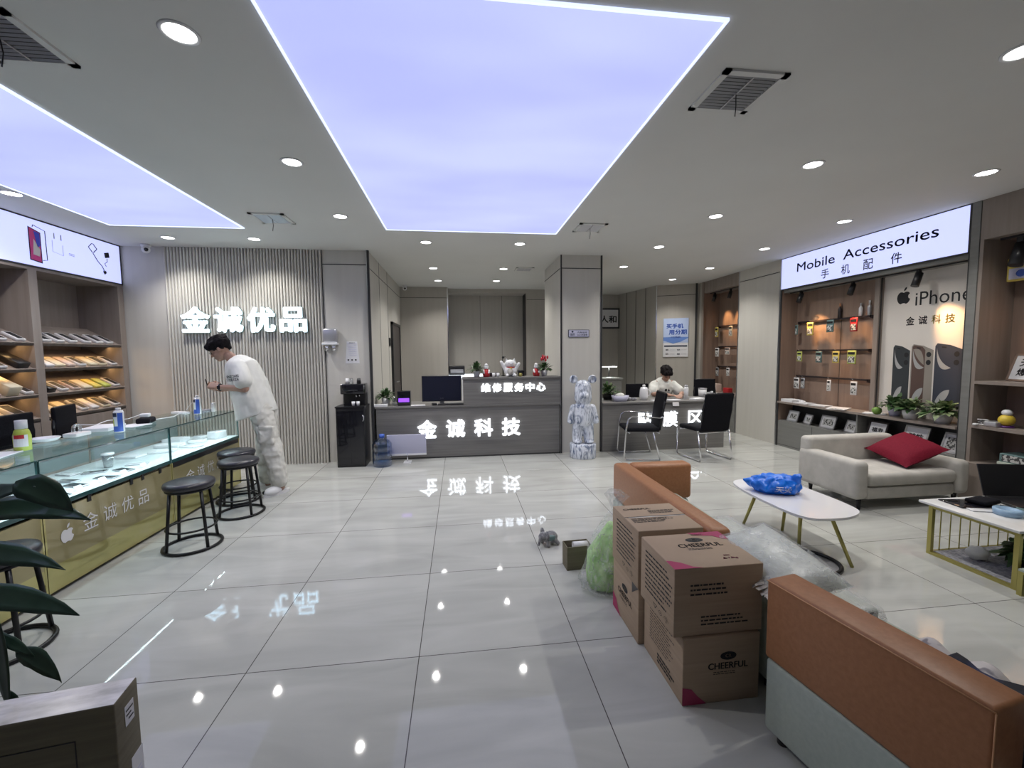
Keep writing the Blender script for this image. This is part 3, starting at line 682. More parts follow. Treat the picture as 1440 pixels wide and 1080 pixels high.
tag(MB().rbox(-.03,.03,-.1,.1,0,.025,.006,'white').build('power_strip', None, (-3.02,4.98,Z), 1.2), 'white socket strip at the far end of glass counter', 'power strip')
tag(MB().tube([(-3.0,4.98,Z+.027),(-3.0,4.9,Z+.006),(-2.93,4.72,Z+.006),(-2.98,4.55,Z+.006),(-3.06,4.42,Z+.006)], .0035, 'white', 6).build('white_cable'), 'white cable lying between socket strip and charger', 'cable')
tag(MB().tube([(-3.02,4.42,Z+.075),(-3.06,4.3,Z+.05),(-3.12,4.15,Z+.06),(-3.1,4.0,Z+.045),(-3.14,3.86,Z+.07)], .0035, 'white', 6).build('white_cable'), 'white cable running from charger towards the blue can', 'cable')
tag(MB().tube([(-2.99,5.02,Z+.03),(-2.95,5.04,Z+.10),(-2.90,5.05,Z+.14),(-2.86,5.04,Z+.12),(-2.85,5.06,Z+.04)], .003, 'white', 6).build('white_cable'), 'white cable looping up behind the far spray can', 'cable')

# ---------------------------------------------------------------- black office chairs behind the counter
def officechair(name, label, x, y, rz, z0, w=.44, h=.5, grp=None):
    t = thing(name, label, 'chair', (x,y,0), rz, grp)
    MB().rbox(-.24,.24,-.23,.23,.43,.50,.03,'mesh').build('seat', t)
    b = MB().rbox(-w/2, w/2, .21, .245, z0, z0+h, .03, 'mesh'); 
    b.tube([(-w/2+.02,.23,z0+.02),(-w/2+.0,.23,z0+h*.6),(-w/2+.03,.23,z0+h-.01),(w/2-.03,.23,z0+h-.01),(w/2,.23,z0+h*.6),(w/2-.02,.23,z0+.02)], .014, 'black', 8)
    b.build('backrest', t)
    MB().box(-.03,.03,.245,.27,.42,z0+.2,'black').box(-.03,.03,-.02,.27,.41,.43,'black').build('back_support', t)
    MB().cyl((0,0,.12),(0,0,.42),.03,'blackmetal').build('column', t)
    for k in range(5):
        a = 2*PI*k/5+.3; c, s_ = math.cos(a), math.sin(a)
        leg = MB().tube([(0,0,.12),(c*.27,s_*.27,.075)], [.022,.014], 'black').build('leg', t)
        MB().ball((c*.28,s_*.28,.032), (.03,.02,.03), 'black').build('caster', leg)
    return t
officechair('office_chair', 'black mesh office chair behind the counter, nearer of two', -3.60, 4.12, PI/2+.1, .60, .42, .42)
officechair('office_chair', 'black mesh office chair behind the counter, farther of two', -3.62, 4.68, PI/2+.35, .60, .44, .44)

# ---------------------------------------------------------------- stools
def stool(x, y, rz, label):
    t = thing('bar_stool', label, 'stool', (x,y,0), rz, 'round black stools in front of the glass counter')
    MB().lathe([(.0,.475),(.155,.475),(.168,.485),(.172,.505),(.165,.522),(.14,.530),(0,.533)], 'vinyl', n=32).build('seat', t)
    MB().tube([(.15*math.cos(a),.15*math.sin(a),.468) for a in [2*PI*i/24 for i in range(24)]], .010, 'blackmetal', 6, closed=True).build('seat_ring', t)
    for k in range(4):
        a = PI/4+PI/2*k; c, s_ = math.cos(a), math.sin(a)
        MB().tube([(c*.142,s_*.142,.468),(c*.188,s_*.188,.012)], .012, 'blackmetal', 8).build('leg', t)
    MB().tube([(.165*math.cos(a),.165*math.sin(a),.165) for a in [2*PI*i/28 for i in range(28)]], .008, 'blackmetal', 6, closed=True).build('foot_ring', t)
    MB().tube([(.192*math.cos(a),.192*math.sin(a),.012) for a in [2*PI*i/32 for i in range(32)]], .012, 'blackmetal', 8, closed=True).build('base_ring', t)
    return t
s0 = stool(-2.13, 3.56, .25, 'round black stool standing alone before the logo panel')
dup(s0, (-2.10,4.25,0), .1, 'front one of the two black stools close together beside the person')
dup(s0, (-2.31,4.645,0), .5, 'rear black stool half hidden behind another by the person')
dup(s0, (-2.36,2.38,0), .3, 'black stool at the left frame edge behind the leaves')
# ---------------------------------------------------------------- wall dispenser, notice, water station
t = thing('cup_dispenser', 'white and grey double dispenser mounted on wall', 'dispenser', (-1.745,6.124,1.70))
MB().rbox(-.095,.095,-.09,0,-.03,.17,.03,'silver').build('cover', t); MB().rbox(-.1,.1,-.11,0,-.06,-.025,.01,'white').build('tray', t)
for x in (-.045,.045): MB().lathe([(.026,-.06),(.03,-.10),(.022,-.14),(0,-.142)], 'chrome', (x,-.06,0)).build('nozzle', t)
t = MB().prism([(-.09,-.16),(.10,-.16),(.075,.145),(-.065,.145)], -.002, .0, 'paper', Matrix.Translation((-1.48,6.128,1.545)) @ Matrix.Rotation(PI/2,4,'X'))
for k in range(7): t.box(-1.535+.004*k, -1.415, 6.124, 6.1255, 1.655-.026*k, 1.660-.026*k, 'lavender')
for k in range(3): t.box(-1.54+.05*k, -1.52+.05*k, 6.124, 6.1255, 1.425, 1.445, 'ink')
t.text('温馨提示', (-1.475,6.1235,1.672), (1,0,0), (0,0,1), .08, .018, 'ink')
tag(t.build('paper_notice'), 'white printed notice taped to wall right of dispenser', 'notice')
t = thing('water_cabinet', 'black tea water cabinet standing against the wall end', 'water dispenser', (-1.455,5.96,0))
MB().rbox(-.185,.185,-.155,.155,0,.80,.008,'black').box(-.17,-.001,-.158,-.155,.03,.76,'blackgloss').box(.001,.17,-.158,-.155,.03,.76,'blackgloss').build('lower_cabinet', t)
MB().box(-.19,.19,-.165,.155,.80,.82,'black').build('worktop', t)
u = MB().rbox(-.12,.17,-.0,.155,.82,1.08,.01,'black').rbox(-.125,.175,-.12,.155,.98,1.115,.012,'blackgloss').box(-.02,.1,-.122,-.12,1.03,1.035,'steel'); u.build('upper_unit', t)
MB().cyl((.06,-.03,.97),(.06,-.03,.93),.010,'chrome').cyl((.1,-.03,.97),(.1,-.03,.94),.008,'chrome').build('spout', t)
MB().tube([(.16,-.158,.62),(.175,-.17,.64),(.175,-.17,.68),(.16,-.158,.7)], .006, 'silver').build('handle', t)
for x, lb in ((-1.42,'small glass cup on the water cabinet tray, left'),(-1.36,'small glass cup on the water cabinet tray, right')):
    tag(MB().lathe([(.018,0),(.024,.06),(.022,.06),(.016,.003),(0,.003)],'whitegloss').build('tea_cup', None, (x,5.86,.821)), lb, 'cup')
for x, lb, m in ((-1.51,'upturned white cup on top of water cabinet, leftmost','white'),(-1.46,'clear cup on top of water cabinet, middle','clear'),(-1.36,'dark stack of cups on top of water cabinet, right','black')):
    tag(MB().lathe([(.03,0),(.022,.07),(0,.072)],m).build('tea_cup', None, (x,5.95,1.117)), lb, 'cup')
t = thing('water_bottle', 'large blue-tinted water bottle on floor beside black cabinet', 'water bottle', (-1.06,5.83,0))
MB().lathe([(.0,.005),(.115,.005),(.128,.03),(.128,.10),(.122,.115),(.128,.13),(.128,.20),(.122,.215),(.128,.23),(.128,.30),(.10,.345),(.04,.375),(.032,.38),(.032,.41),(0,.412)], 'bottleblue', n=28).build('bottle_body', t)
MB().lathe([(.036,.385),(.036,.43),(0,.435)], 'blue').build('cap', t)
MB().lathe([(.0,.015),(.120,.015),(.120,.19),(0,.19)], thin_glass('water', (.75,.85,.95), .1, .02), n=28).build('water', t)
t = thing('sign_board', 'white blank board on a small foot leaning at the counter', 'board', (-.74,5.97,0))
MB().rbox(-.27,.26,-.01,.01,.10,.40,.004,'lavender',Matrix.Rotation(.12,4,'X')).build('panel', t); MB().box(-.27,.26,-.03,-.012,.10,.125,'white').build('lip', t)
MB().cyl((0,-.03,.02),(0,-.025,.14),.008,'chrome').box(-.05,.05,-.08,.05,0,.012,'white').build('foot', t)
# ---------------------------------------------------------------- reception counter
t = thing('reception_counter', 'grey wood-grain reception counter with lit characters and raised ledge', 'counter', (.15,6.13,0))
MB().box(-1.33,1.325,0,.05,0,.74,'wood_h').box(-1.33,-1.28,.05,.62,0,.74,'wood_h').box(1.28,1.325,.05,.62,0,.74,'wood_h').build('front_panel', t)
MB().box(-1.345,1.335,-.015,.64,.74,.765,'wood_h').build('desktop', t)
MB().box(-.10,1.335,0,.05,.765,1.135,'wood_h').box(-.10,-.05,.05,.26,.765,1.135,'wood_h').box(1.29,1.335,.05,.26,.765,1.135,'wood_h').build('raised_front', t)
MB().box(-.11,1.335,-.015,.29,1.135,1.16,'wood_h').build('ledge', t)
MB().box(-1.33,1.325,-.002,0,.0,.02,'seam').build('kick_line', t)
for i, ch in enumerate('金诚科技'): MB().text(ch, (-.625+.405*i,-.02,.43), (1,0,0), (0,0,1), .275, .265, 'whiteglow', .035, depth=.022).build('lit_character', t)
for i, ch in enumerate('维修服务中心'): MB().text(ch, (.225+.163*i,-.016,1.01), (1,0,0), (0,0,1), .138, .13, 'whiteglow', .045, depth=.018).build('lit_character', t)
for z, L, e in ((.43,1.5,3.2),(1.01,.95,1.2)):
    pass
# monitor etc. on the desk
t = thing('monitor', 'large black computer monitor seen from behind on the counter', 'monitor', (-.26,6.22,.766))
MB().rbox(-.285,.285,-.012,.025,.05,.425,.008,'black').box(-.277,.277,-.0135,-.012,.06,.417,'darkscreen').text('BenQ',(0,-.0145,.095),(1,0,0),(0,0,1),.05,.014,'silver',.02).build('screen_case', t)
MB().box(-.03,.03,.02,.05,.01,.2,'silver').rbox(-.11,.11,-.04,.12,0,.012,.005,'silver').build('stand', t)
tag(MB().rbox(-.2,.2,-.06,.06,0,.02,.006,'black').build('keyboard', None, (-.12,6.19,.767)), 'black keyboard below the monitor on reception desk', 'keyboard')
tag(MB().rbox(-.03,.03,-.05,.05,0,.03,.012,'black').build('computer_mouse', None, (-.22,6.18,.767+.0), .4), 'black mouse on the reception desk by keyboard', 'mouse')
bpy.data.objects['computer_mouse'].location.x = -.37
t = thing('attendance_terminal', 'small black terminal with purple screen on reception desk', 'terminal', (-.80,6.25,.766))
MB().rbox(-.095,.095,-.06,.06,0,.215,.012,'blackgloss').build('case', t); MB().box(-.075,.075,-.0625,-.0605,.055,.11,'purple').build('screen', t)
tag(MB().box(-.1,.1,-.06,.06,0,.006,'paper').build('paper_sheet', None, (-.60,6.2,.766), .1), 'white paper between terminal and monitor on desk', 'paper')
tag(MB().box(-.17,.05,-.06,.06,0,.03,'paper').build('paper_tray', None, (-1.08,6.19,.766)), 'white tray in front of the plant at left desk end', 'tray')
def potplant(name, label, x, y, z, pr, ph, R, H, n, L, wd, mats, seed, pot='white', flowers=0, rim=True):
    t = thing(name, label, 'plant', (x,y,z))
    p = MB().lathe([(0,0),(pr*.72,0),(pr*.95,ph*.55),(pr,ph),(pr*.9,ph),(pr*.85,ph*.85),(0,ph*.85)], pot, n=20); p.build('pot', t)
    f = bush(MB(), (0,0,ph*.8), R, H, n, L, wd, mats, seed); f.build('foliage', t)
    if flowers:
        g = MB(); q = random.Random(seed)
        for i in range(flowers): 
            c = (q.uniform(-.3,.6)*R, q.uniform(-.5,.5)*R, ph+H*q.uniform(.75,1.1)); g.ball(c, (.016,.016,.028), 'flower', 8, 5)
        g.build('flowers', t)
    return t
potplant('potted_plant', 'bushy potted plant at left end of the reception desk', -1.08, 6.38, .766, .065, .10, .13, .2, 90, .09, .045, ['leaf'], 1)
tag(MB().lathe([(0,0),(.03,0),(.04,.05),(.025,.10),(.03,.13),(.027,.13),(.02,.1),(0,.01)],'clear').build('glass_vase',None,(-.94,6.25,.766)), 'small clear glass vase between plant and terminal', 'vase')
potplant('potted_plant', 'potted green plant at left end of the raised ledge', .255, 6.27, 1.161, .05, .085, .11, .2, 80, .085, .04, ['leaf'], 2)
potplant('potted_plant', 'potted plant with red flowers at right end of raised ledge', 1.27, 6.27, 1.161, .05, .085, .11, .2, 80, .09, .038, ['leaf'], 3, flowers=7)
def doll(x, lab, s=1.):
    t = thing('figurine', lab, 'figurine', (x,6.25,1.161))
    MB().lathe([(0,0),(.045*s,0),(.055*s,.04*s),(.04*s,.09*s),(.02*s,.12*s),(0,.12*s)], 'red', n=16).build('robe', t)
    MB().ball((0,0,.145*s), .036*s, 'white').build('head', t); MB().lathe([(.034*s,.16*s),(.02*s,.19*s),(0,.20*s)], 'white').build('cap', t)
    for sx in (-1,1): MB().capsule((sx*.04*s,-.01,.095*s),(sx*.035*s,-.045,.06*s),.014*s,.012*s,'white').build('arm', t)
doll(.395, 'small red and white doll beside the left ledge plant'); doll(1.145, 'small red and white doll beside the flowering plant')
t = thing('lucky_cat', 'white lucky cat figurine with raised paws on the raised ledge', 'figurine', (.755,6.25,1.161))
cat = MB(); cat.ball((0,0,.085),(.10,.075,.085),'white').ball((0,-.01,.19),(.088,.07,.062),'white'); cat.capsule((-.08,0,.11),(-.135,-.01,.215),.03,.024,'white').capsule((.08,0,.11),(.125,-.01,.19),.028,.024,'white').capsule((-.05,-.05,.02),(-.06,-.09,.02),.03,.024,'white').capsule((.05,-.05,.02),(.06,-.09,.02),.03,.024,'white')
o = cat.build('body', t); fuse(o, .008)
MB().prism([(-.075,.225),(-.03,.238),(-.062,.272)],-.01,.01,'white',Matrix.Rotation(PI/2,4,'X')).prism([(.075,.225),(.03,.238),(.062,.272)],-.01,.01,'white',Matrix.Rotation(PI/2,4,'X')).build('ears', t)
m = MB()
for x in (-.03,.03): m.ball((x,-.078,.20),(.009,.005,.005),'ink',8,5)
m.ball((0,-.082,.18),(.006,.004,.004),'flower',8,5); m.build('face', t)
MB().tube([(.06*math.cos(a),-.012+.055*math.sin(a),.14) for a in [2*PI*i/16 for i in range(16)]], .008, 'red', 6, closed=True).ball((0,-.08,.125),.012,'yellow',8,6).build('collar_bell', t)
MB().ball((-.01,-.07,.08),(.045,.02,.05),M['floral'],10,7).build('decorated_bib', t)
t = thing('bird_figurine', 'thin black bird ornament behind the lucky cat', 'figurine', (.66,6.37,1.161))
MB().box(-.03,.03,-.02,.02,0,.012,'black').tube([(0,0,.01),(0,0,.12),(-.02,0,.2),(-.005,0,.27)],.007,'black').ball((.0,0,.285),(.02,.012,.018),'black').ball((-.01,0,.22),(.014,.012,.03),'black').build('body', t)
MB().tube([(.018,0,.29),(.045,0,.30)],[.005,.001],'black').build('beak', t)
for x, lb in ((.50,'small white cup on ledge, left of the pair by the cat'),(.565,'small white cup on ledge, right of the pair by the cat')): tag(MB().lathe([(.022,0),(.024,.055),(.02,.055),(.018,.004),(0,.004)],'white').build('small_cup',None,(x,6.2,1.161)), lb, 'cup')
tag(MB().rbox(-.1,.1,-.05,.05,0,.06,.01,'bronze').build('jewel_box',None,(.50,6.34,1.161)), 'dark red-brown box behind the two small cups', 'box')
tag(MB().lathe([(0,0),(.02,0),(.028,.03),(.02,.05),(0,.05)],'gold').build('gold_ingot',None,(.90,6.2,1.161)), 'small golden ingot ornament right of the lucky cat', 'ornament')
tag(MB().rbox(-.05,.05,-.03,.03,0,.09,.01,'black').build('card_reader',None,(.93,6.34,1.161)), 'small black device on ledge behind the golden ornament', 'device')
# back service desk
t = thing('service_desk', 'white lit service desk against the back wall', 'desk', (.15,8.86,0))
MB().box(-.37,.6,-.3,.35,1.02,1.07,'shelfglow').build('glowing_top', t); MB().box(-.35,.58,-.28,.33,0,1.02,'white').build('body', t)
t = thing('printer', 'black printer on the lit desk at the back', 'printer', (-.05,8.9,1.071))
MB().rbox(-.16,.16,-.15,.15,0,.19,.015,'black').build('body', t); MB().box(-.13,.13,-.155,-.15,.05,.12,'silver').build('paper_slot', t)
# ---------------------------------------------------------------- column sign
t = MB().box(1.61,1.925,6.130,6.139,1.735,1.845,'inkdark').box(1.618,1.917,6.128,6.130,1.742,1.838,'lavender')
t.text('监控', (1.67,6.127,1.775),(1,0,0),(0,0,1),.07,.035,'inkdark',.02).text('内有监控', (1.82,6.127,1.805),(1,0,0),(0,0,1),.15,.026,'inkdark',.01).text('24小时摄像', (1.82,6.127,1.768),(1,0,0),(0,0,1),.16,.026,'inkdark',.01).ball((1.67,6.128,1.815),(.016,.001,.012),'inkdark',10,6)
tag(t.build('notice_plate'), 'small white and navy notice plate on the column', 'sign')
# ---------------------------------------------------------------- bear statue
t = thing('bear_statue', 'tall blue and white marbled bear statue before the column', 'statue', (1.755,5.87,0), -.12)
MB().lathe([(0,0),(.185,0),(.19,.01),(.19,.195),(.18,.205),(0,.205)], 'bearmix', n=36).build('pedestal', t)
b = MB()
for s_ in (-1,1):
    b.capsule((s_*.085,-.01,.25),(s_*.078,0,.45),.074,.078,'bearmix'); b.ball((s_*.085,-.035,.235),(.07,.095,.032),'bearmix')
    b.capsule((s_*.13,0,.71),(s_*.175,-.01,.57),.062,.050,'bearmix'); b.ball((s_*.185,-.02,.525),(.046,.05,.045),'bearmix'); b.capsule((s_*.10,.02,1.10),(s_*.145,.02,1.135),.022,.02,'bearmix')
b.ball((0,0,.50),(.14,.095,.09),'bearmix').capsule((0,0,.55),(0,0,.70),.14,.125,'bearmix').capsule((0,0,.86),(0,0,1.0),.128,.122,'bearmix').ball((.0,-.115,.90),(.066,.055,.048),'bearmix')
for s_ in (-1,1): b.ball((s_*.045,-.118,.985),(.012,.008,.014),'bearmix')
o = b.build('body', t); fuse(o, .012, 4)
for s_ in (-1,1): MB().lathe([(0,-.02),(.045,-.02),(.052,0),(.045,.02),(.03,.014),(0,.008)],'bearmix',n=18,X=Matrix.Translation((s_*.135,0,1.125)) @ Matrix.Scale(1.18,4) @ Matrix.Rotation(PI/2,4,'X')).build('ear', t)
# ---------------------------------------------------------------- film desk
t = thing('film_desk', 'grey wood-grain desk with two lit characters right of column', 'counter', (3.12,6.1,0))
MB().box(-.99,.98,0,.04,0,.725,'wood_h').box(-.99,-.95,.04,.6,0,.725,'wood_h').box(.94,.98,.04,.6,0,.725,'wood_h').build('front_panel', t)
MB().box(-.995,1.0,-.02,.62,.725,.75,'wood_h').build('desktop', t)
for x, ch in ((-.33,'贴'),(.08,'膜'),(.49,'区')): MB().text(ch, (x,-.018,.48), (1,0,0), (0,0,1), .23, .235, 'whiteglow', .008, depth=.02).build('lit_character', t)
ZT = .751
t = potplant('potted_plant', 'dark bushy plant on film desk beside the column', 2.36, 6.52, ZT, .09, .09, .19, .26, 130, .10, .045, ['leaf','leaf_pale','leaf','leaf'], 6, pot='black')
t = thing('white_basket', 'white plastic basket at left end of the film desk', 'basket', (2.46,6.25,ZT))
MB().lathe([(.085,0),(.115,.085),(.110,.085),(.08,.006),(0,.006)], 'lavender', n=24, sx=1.2).build('basket_body', t)
tag(wrinkle(MB().ball((0,0,.04),(.07,.06,.045),'tee').build('cloth_bundle', None, (2.46,6.25,ZT+.045)), .012, 20), 'white crumpled cloth lying in the basket', 'cloth')
for i,(x,y,r,lb) in enumerate([(2.62,6.3,.04,'dark crumpled thing right of the basket'),(2.70,6.28,.035,'small dark pouch at the left part of film desk')]): tag(wrinkle(MB().ball((0,0,r*.7),(r*1.4,r,r*.75),'pebble').build('dark_pouch',None,(x,y,ZT)), .01, 25), lb, 'pouch')
t = thing('tissue_pack', 'tall white jug on film desk left of seated person', 'jug', (2.89,6.35,ZT))
MB().lathe([(0,0),(.055,0),(.07,.06),(.062,.16),(.05,.2),(0,.205)],'whitegloss',n=18).build('body', t); MB().lathe([(.02,.2),(.024,.235),(0,.245)],'white').build('lid', t); t.name = 'white_jug'
MB().tube([(.06,0,.05),(.10,0,.08),(.10,0,.14),(.06,0,.17)],.008,'white').build('handle', t)
t = thing('thermos', 'white thermos bottle on film desk right of seated person', 'bottle', (3.60,6.35,ZT)); MB().lathe([(0,0),(.035,0),(.036,.17),(.03,.19),(0,.19)],'whitegloss').build('body', t); MB().lathe([(.028,.188),(.026,.22),(0,.222)],'silver').build('cap', t)
t = thing('glass_jar', 'dark tea jar on film desk near black chair back', 'jar', (3.90,6.2,ZT)); MB().lathe([(0,0),(.036,0),(.036,.08),(.03,.095),(0,.096)],'teal').build('body', t); MB().lathe([(.032,.094),(.032,.115),(0,.116)],'steel').build('lid', t)
t = thing('tissue_box', 'pale tissue box at right end of the film desk', 'box', (4.08,6.42,ZT)); MB().rbox(-.10,.10,-.06,.06,0,.07,.008,'silver').build('carton', t); leaf(leaf(MB(),(0,0,.07),(.3,0,1),.06,.08,'paper',.3),(0,0,.07),(-.4,0,1),.05,.07,'paper',.3).build('tissue', t)
t = thing('white_bucket', 'white round canister at the far right end of film desk', 'canister', (4.02,6.58,ZT)); MB().lathe([(0,0),(.06,0),(.065,.13),(0,.13)],'white').build('body', t); MB().lathe([(.068,.13),(.068,.145),(0,.15)],'silver').build('lid', t)
for i,(x,y,sx,sy,m,lb) in enumerate([(3.03,6.2,.16,.1,'paper','paper at left before the seated person'),(3.30,6.18,.2,.1,'paper','paper sheet under the seated person\'s hands'),(3.72,6.22,.22,.14,'paper','pile of papers between thermos and tea jar'),(4.0,6.15,.16,.1,'paper','paper lying at the right desk corner')]):
    tag(MB().box(-sx/2,sx/2,-sy/2,sy/2,0,.01+.006*i,m).build('paper_sheet',None,(x,y,ZT),.2*i), lb, 'paper')
tag(MB().box(-.05,.05,-.03,.03,0,.006,'paper').build('price_tag',None,(3.28,6.078,.705), rot=(1.3,0,0)), 'small white tag hanging at the film desk edge', 'tag')
officechair('office_chair', 'black mesh office chair behind film desk right of person', 4.15, 6.98, PI+.05, .50, .40, .54)
t = thing('office_chair', 'black chair back behind the white jug and seated person', 'chair', (3.28,7.15,0)); MB().rbox(-.25,.2,-.2,.2,.36,.41,.02,'mesh').build('seat', t); MB().rbox(-.27,.16,.21,.25,.50,.93,.03,'mesh').build('backrest', t)
MB().box(-.08,-.02,.19,.25,.36,.6,'black').build('back_support', t)
for sx in (-.2,.15):
    for sy in (-.15,.18): MB().cyl((sx,sy,0),(sx,sy,.37),.012,'blackmetal').build('leg', t)
# framed picture, poster
t = thing('framed_picture', 'black framed white picture with brush writing on back wall', 'picture', (3.60,10.17,2.345))
MB().box(-.36,.36,-.03,.02,-.25,.25,'black').build('frame', t); MB().box(-.32,.32,-.034,-.03,-.21,.21,'paper').text('人和', (.07,-.036,-.02),(1,0,0),(0,0,1),.42,.18,'ink',.03).build('brushwork', t)
pw = Matrix.Translation((4.60,8.575,1.80)) @ Matrix.Rotation(math.atan2(-.34,.72),4,'Z')
p = MB().box(-.25,.25,-.006,0,-.40,.42,'paper',pw).box(-.25,.25,-.009,-.006,-.10,.42,'tile_poster2',pw)
def pt(s, x, z, w_, h, m, b=.02, up=0): p.text(s, pw@Vector((x,-.011,z)), pw.to_3x3()@Vector((1,0,0)), pw.to_3x3()@Vector((0,0,1)), w_, h, m, b)
p.flat([(-.25,-.02),(-.05,-.09),(.1,-.05),(.25,.03),(.25,.05),(-.25,.05)], pw@Vector((0,-.0095,-.03)), pw.to_3x3()@Vector((1,0,0)), (0,0,1), M['tile_poster'])
pt('买手机', -.02, .255, .34, .10, 'blue', .04); pt('用分期', .04, .125, .36, .11, 'blue', .04); pt('0元购机', 0, .02, .2, .04, 'blue', .02)
p.box(-.23,.23,-.009,-.006,-.185,-.155,'inkdark',pw)
for x in (-.17,.06):
    for z in (-.25,-.34): pt('服务', x, z, .06, .028, 'inkdark'); p.box(x+.05,x+.15,-.008,-.006,z-.004,z+.002,'silver',pw)
tag(p.build('wall_poster'), 'blue and white shop poster on the far right wall face', 'poster')
# small back shelf with lamp behind the plant
t = thing('desk_lamp', 'small lit white lamp behind the dark plant near column', 'lamp', (3.08,8.45,.981)); MB().cyl((0,0,0),(0,0,.23),.008,'black').lathe([(0,0),(.08,0),(.08,.01),(0,.015)],'silver').build('stand', t)
MB().rbox(-.17,.17,-.05,.05,.23,.25,.008,'silver').build('head', t); MB().box(-.16,.16,-.04,.04,.225,.23,M['lamp']).build('tube', t)
l = bpy.data.lights.new('desk_lamp_light','AREA'); l.shape='RECTANGLE'; l.size=.3; l.size_y=.06; l.energy=2; l.color=(.9,1,.9); o = bpy.data.objects.new('desk_lamp_light', l); COL.objects.link(o); o.location=(3.08,8.45,1.20)
t = thing('side_cabinet', 'grey side cabinet with things on it behind the column edge', 'cabinet', (2.75,8.55,0)); MB().box(-.5,.55,-.25,.25,0,.95,'grey_lam').build('body', t); MB().box(-.52,.57,-.27,.27,.95,.98,'grey_lam').build('top', t); MB().box(-.5,.1,-.2,.24,1.18,1.2,'grey_lam').box(-.5,-.48,-.2,.24,.98,1.18,'grey_lam').box(.08,.1,-.2,.24,.98,1.18,'grey_lam').build('raised_shelf', t)
for x,w_,h,m,lb in ((2.36,.10,.16,'whitebox','white carton on raised shelf of the side cabinet'),(2.52,.12,.10,'silver','grey box on the raised shelf beside white carton'),(2.72,.2,.07,'white','flat white tray on the side cabinet shelf')): tag(MB().rbox(-w_/2,w_/2,-.06,.06,0,h,.01,m).build('carton',None,(x,8.5,1.201)), lb, 'box')
# ---------------------------------------------------------------- visitor chairs
def sled(name, label, x, y, rz, arms):
    t = thing(name, label, 'chair', (x,y,0), rz)     # faces +x
    MB().rbox(-.22,.25,-.23,.23,.40,.46,.025,'mesh').build('seat', t)
    X = Matrix.Translation((-.22,0,.47)) @ Matrix.Rotation(-.17,4,'Y')
    b = MB().rbox(-.02,.012,-.225,.225,-.05,.47,.012,'mesh',X)
    b.tube([X@Vector(p) for p in ((0,-.21,-.04),(0,-.23,.25),(0,-.2,.47),(0,.2,.47),(0,.23,.25),(0,.21,-.04))], .013, 'black', 8); b.build('backrest', t)
    for s_ in (-1,1):
        y_ = s_*.25
        if arms: MB().tube([(-.22,y_,.60),(.0,y_,.62),(.17,y_,.62),(.22,y_,.58),(.25,y_,.42),(.27,y_,.05),(.24,y_,.014),(-.22,y_,.014)], .011, 'chrome', 8).tube([(-.27,y_,.63),(-.22,y_,.60)],.011,'chrome',8).tube([(-.22,y_,.014),(-.12,y_,.40)],.011,'chrome',8).build('side_frame', t)
        else: MB().tube([(-.20,y_,.42),(-.27,y_,.05),(-.25,y_,.014),(.22,y_,.014),(.25,y_,.05),(.24,y_,.40)], .011, 'chrome', 8).build('side_frame', t)
    MB().tube([(-.2,-.25,.39),(-.2,.25,.39)],.009,'chrome').tube([(.2,-.25,.39),(.2,.25,.39)],.009,'chrome').build('cross_bar', t)
    return t
sled('visitor_chair', 'black visitor chair with chrome arms at the film desk, left one', 2.56, 5.74, PI-.18, True)
sled('visitor_chair', 'armless black visitor chair with chrome legs, right one at film desk', 3.44, 5.58, PI*.54, False)
# ---------------------------------------------------------------- accessories bay
RX, BX = 5.03, 5.30
t = thing('display_cabinet', 'long wood display bay under the accessories lightbox', 'cabinet', (RX,4.9,0))
def L_(mb): 
    for v in mb.v: v -= t.location
    return mb
L_(MB().box(BX,BX+.02,4.80,6.13,.70,2.45,'wood_warm').box(BX-.002,BX,5.32,5.326,.72,1.96,'seam')).build('back_panel', t)
L_(MB().box(RX,BX,6.11,6.14,0,2.44,'wood_warm').box(RX-.008,RX,6.108,6.142,0,2.45,'seam')).build('far_side_panel', t)
L_(MB().box(RX+.20,BX+.02,4.74,4.80,.70,2.45,'wood').box(BX-.05,BX-.04,4.73,4.81,.70,2.45,'seam')).build('divider', t)
L_(MB().box(RX-.005,BX+.3,3.59,3.67,0,2.93,'grey_lam').box(RX-.007,RX-.005,3.662,3.67,0,2.93,'seam')).build('near_side_panel', t)
L_(MB().box(RX-.03,BX+.02,3.67,6.11,.685,.712,'wood')).build('worktop', t)
L_(MB().box(RX,BX+.1,3.67,6.11,.0,.40,'grey_lam').box(RX-.002,RX,5.45,5.455,.03,.4,'seam').box(RX-.002,RX,4.5,4.505,.03,.4,'seam').box(RX-.002,RX,3.67,6.11,.03,.035,'seam')).build('drawer_base', t)
L_(MB().box(BX-.02,BX,3.67,6.11,.40,.685,'seam').box(RX+.01,BX-.02,4.77,4.79,.40,.685,'grey_lam').box(RX+.01,BX-.02,3.67,6.11,.40,.41,'grey_lam')).build('open_cubby', t)
L_(MB().box(RX+.02,BX+.02,3.67,6.11,2.40,2.45,'grey_lam')).build('soffit', t)
t2 = thing('accessories_sign', 'glowing white lightbox sign reading Mobile Accessories above display bay', 'sign', (RX,4.92,2.685))
MB().box(0,.1,-1.24,1.225,-.225,.235,'lightbox').build('lit_face', t2)
MB().box(-.006,.1,-1.25,1.235,.235,.245,'seam').box(-.006,.1,-1.25,-1.24,-.24,.235,'seam').box(-.006,.1,-1.25,1.235,-.24,-.225,'seam').box(-.008,.1,1.225,1.237,-.24,.235,'chrome').build('frame', t2)
MB().text('Mobile', (-.003,.595,.052),(0,-1,0),(0,0,1),.64,.125,'inkdark',.012).build('lettering', t2); MB().text('Accessories', (-.003,-.41,.062),(0,-1,0),(0,0,1),1.12,.122,'inkdark',.012).build('lettering', t2)
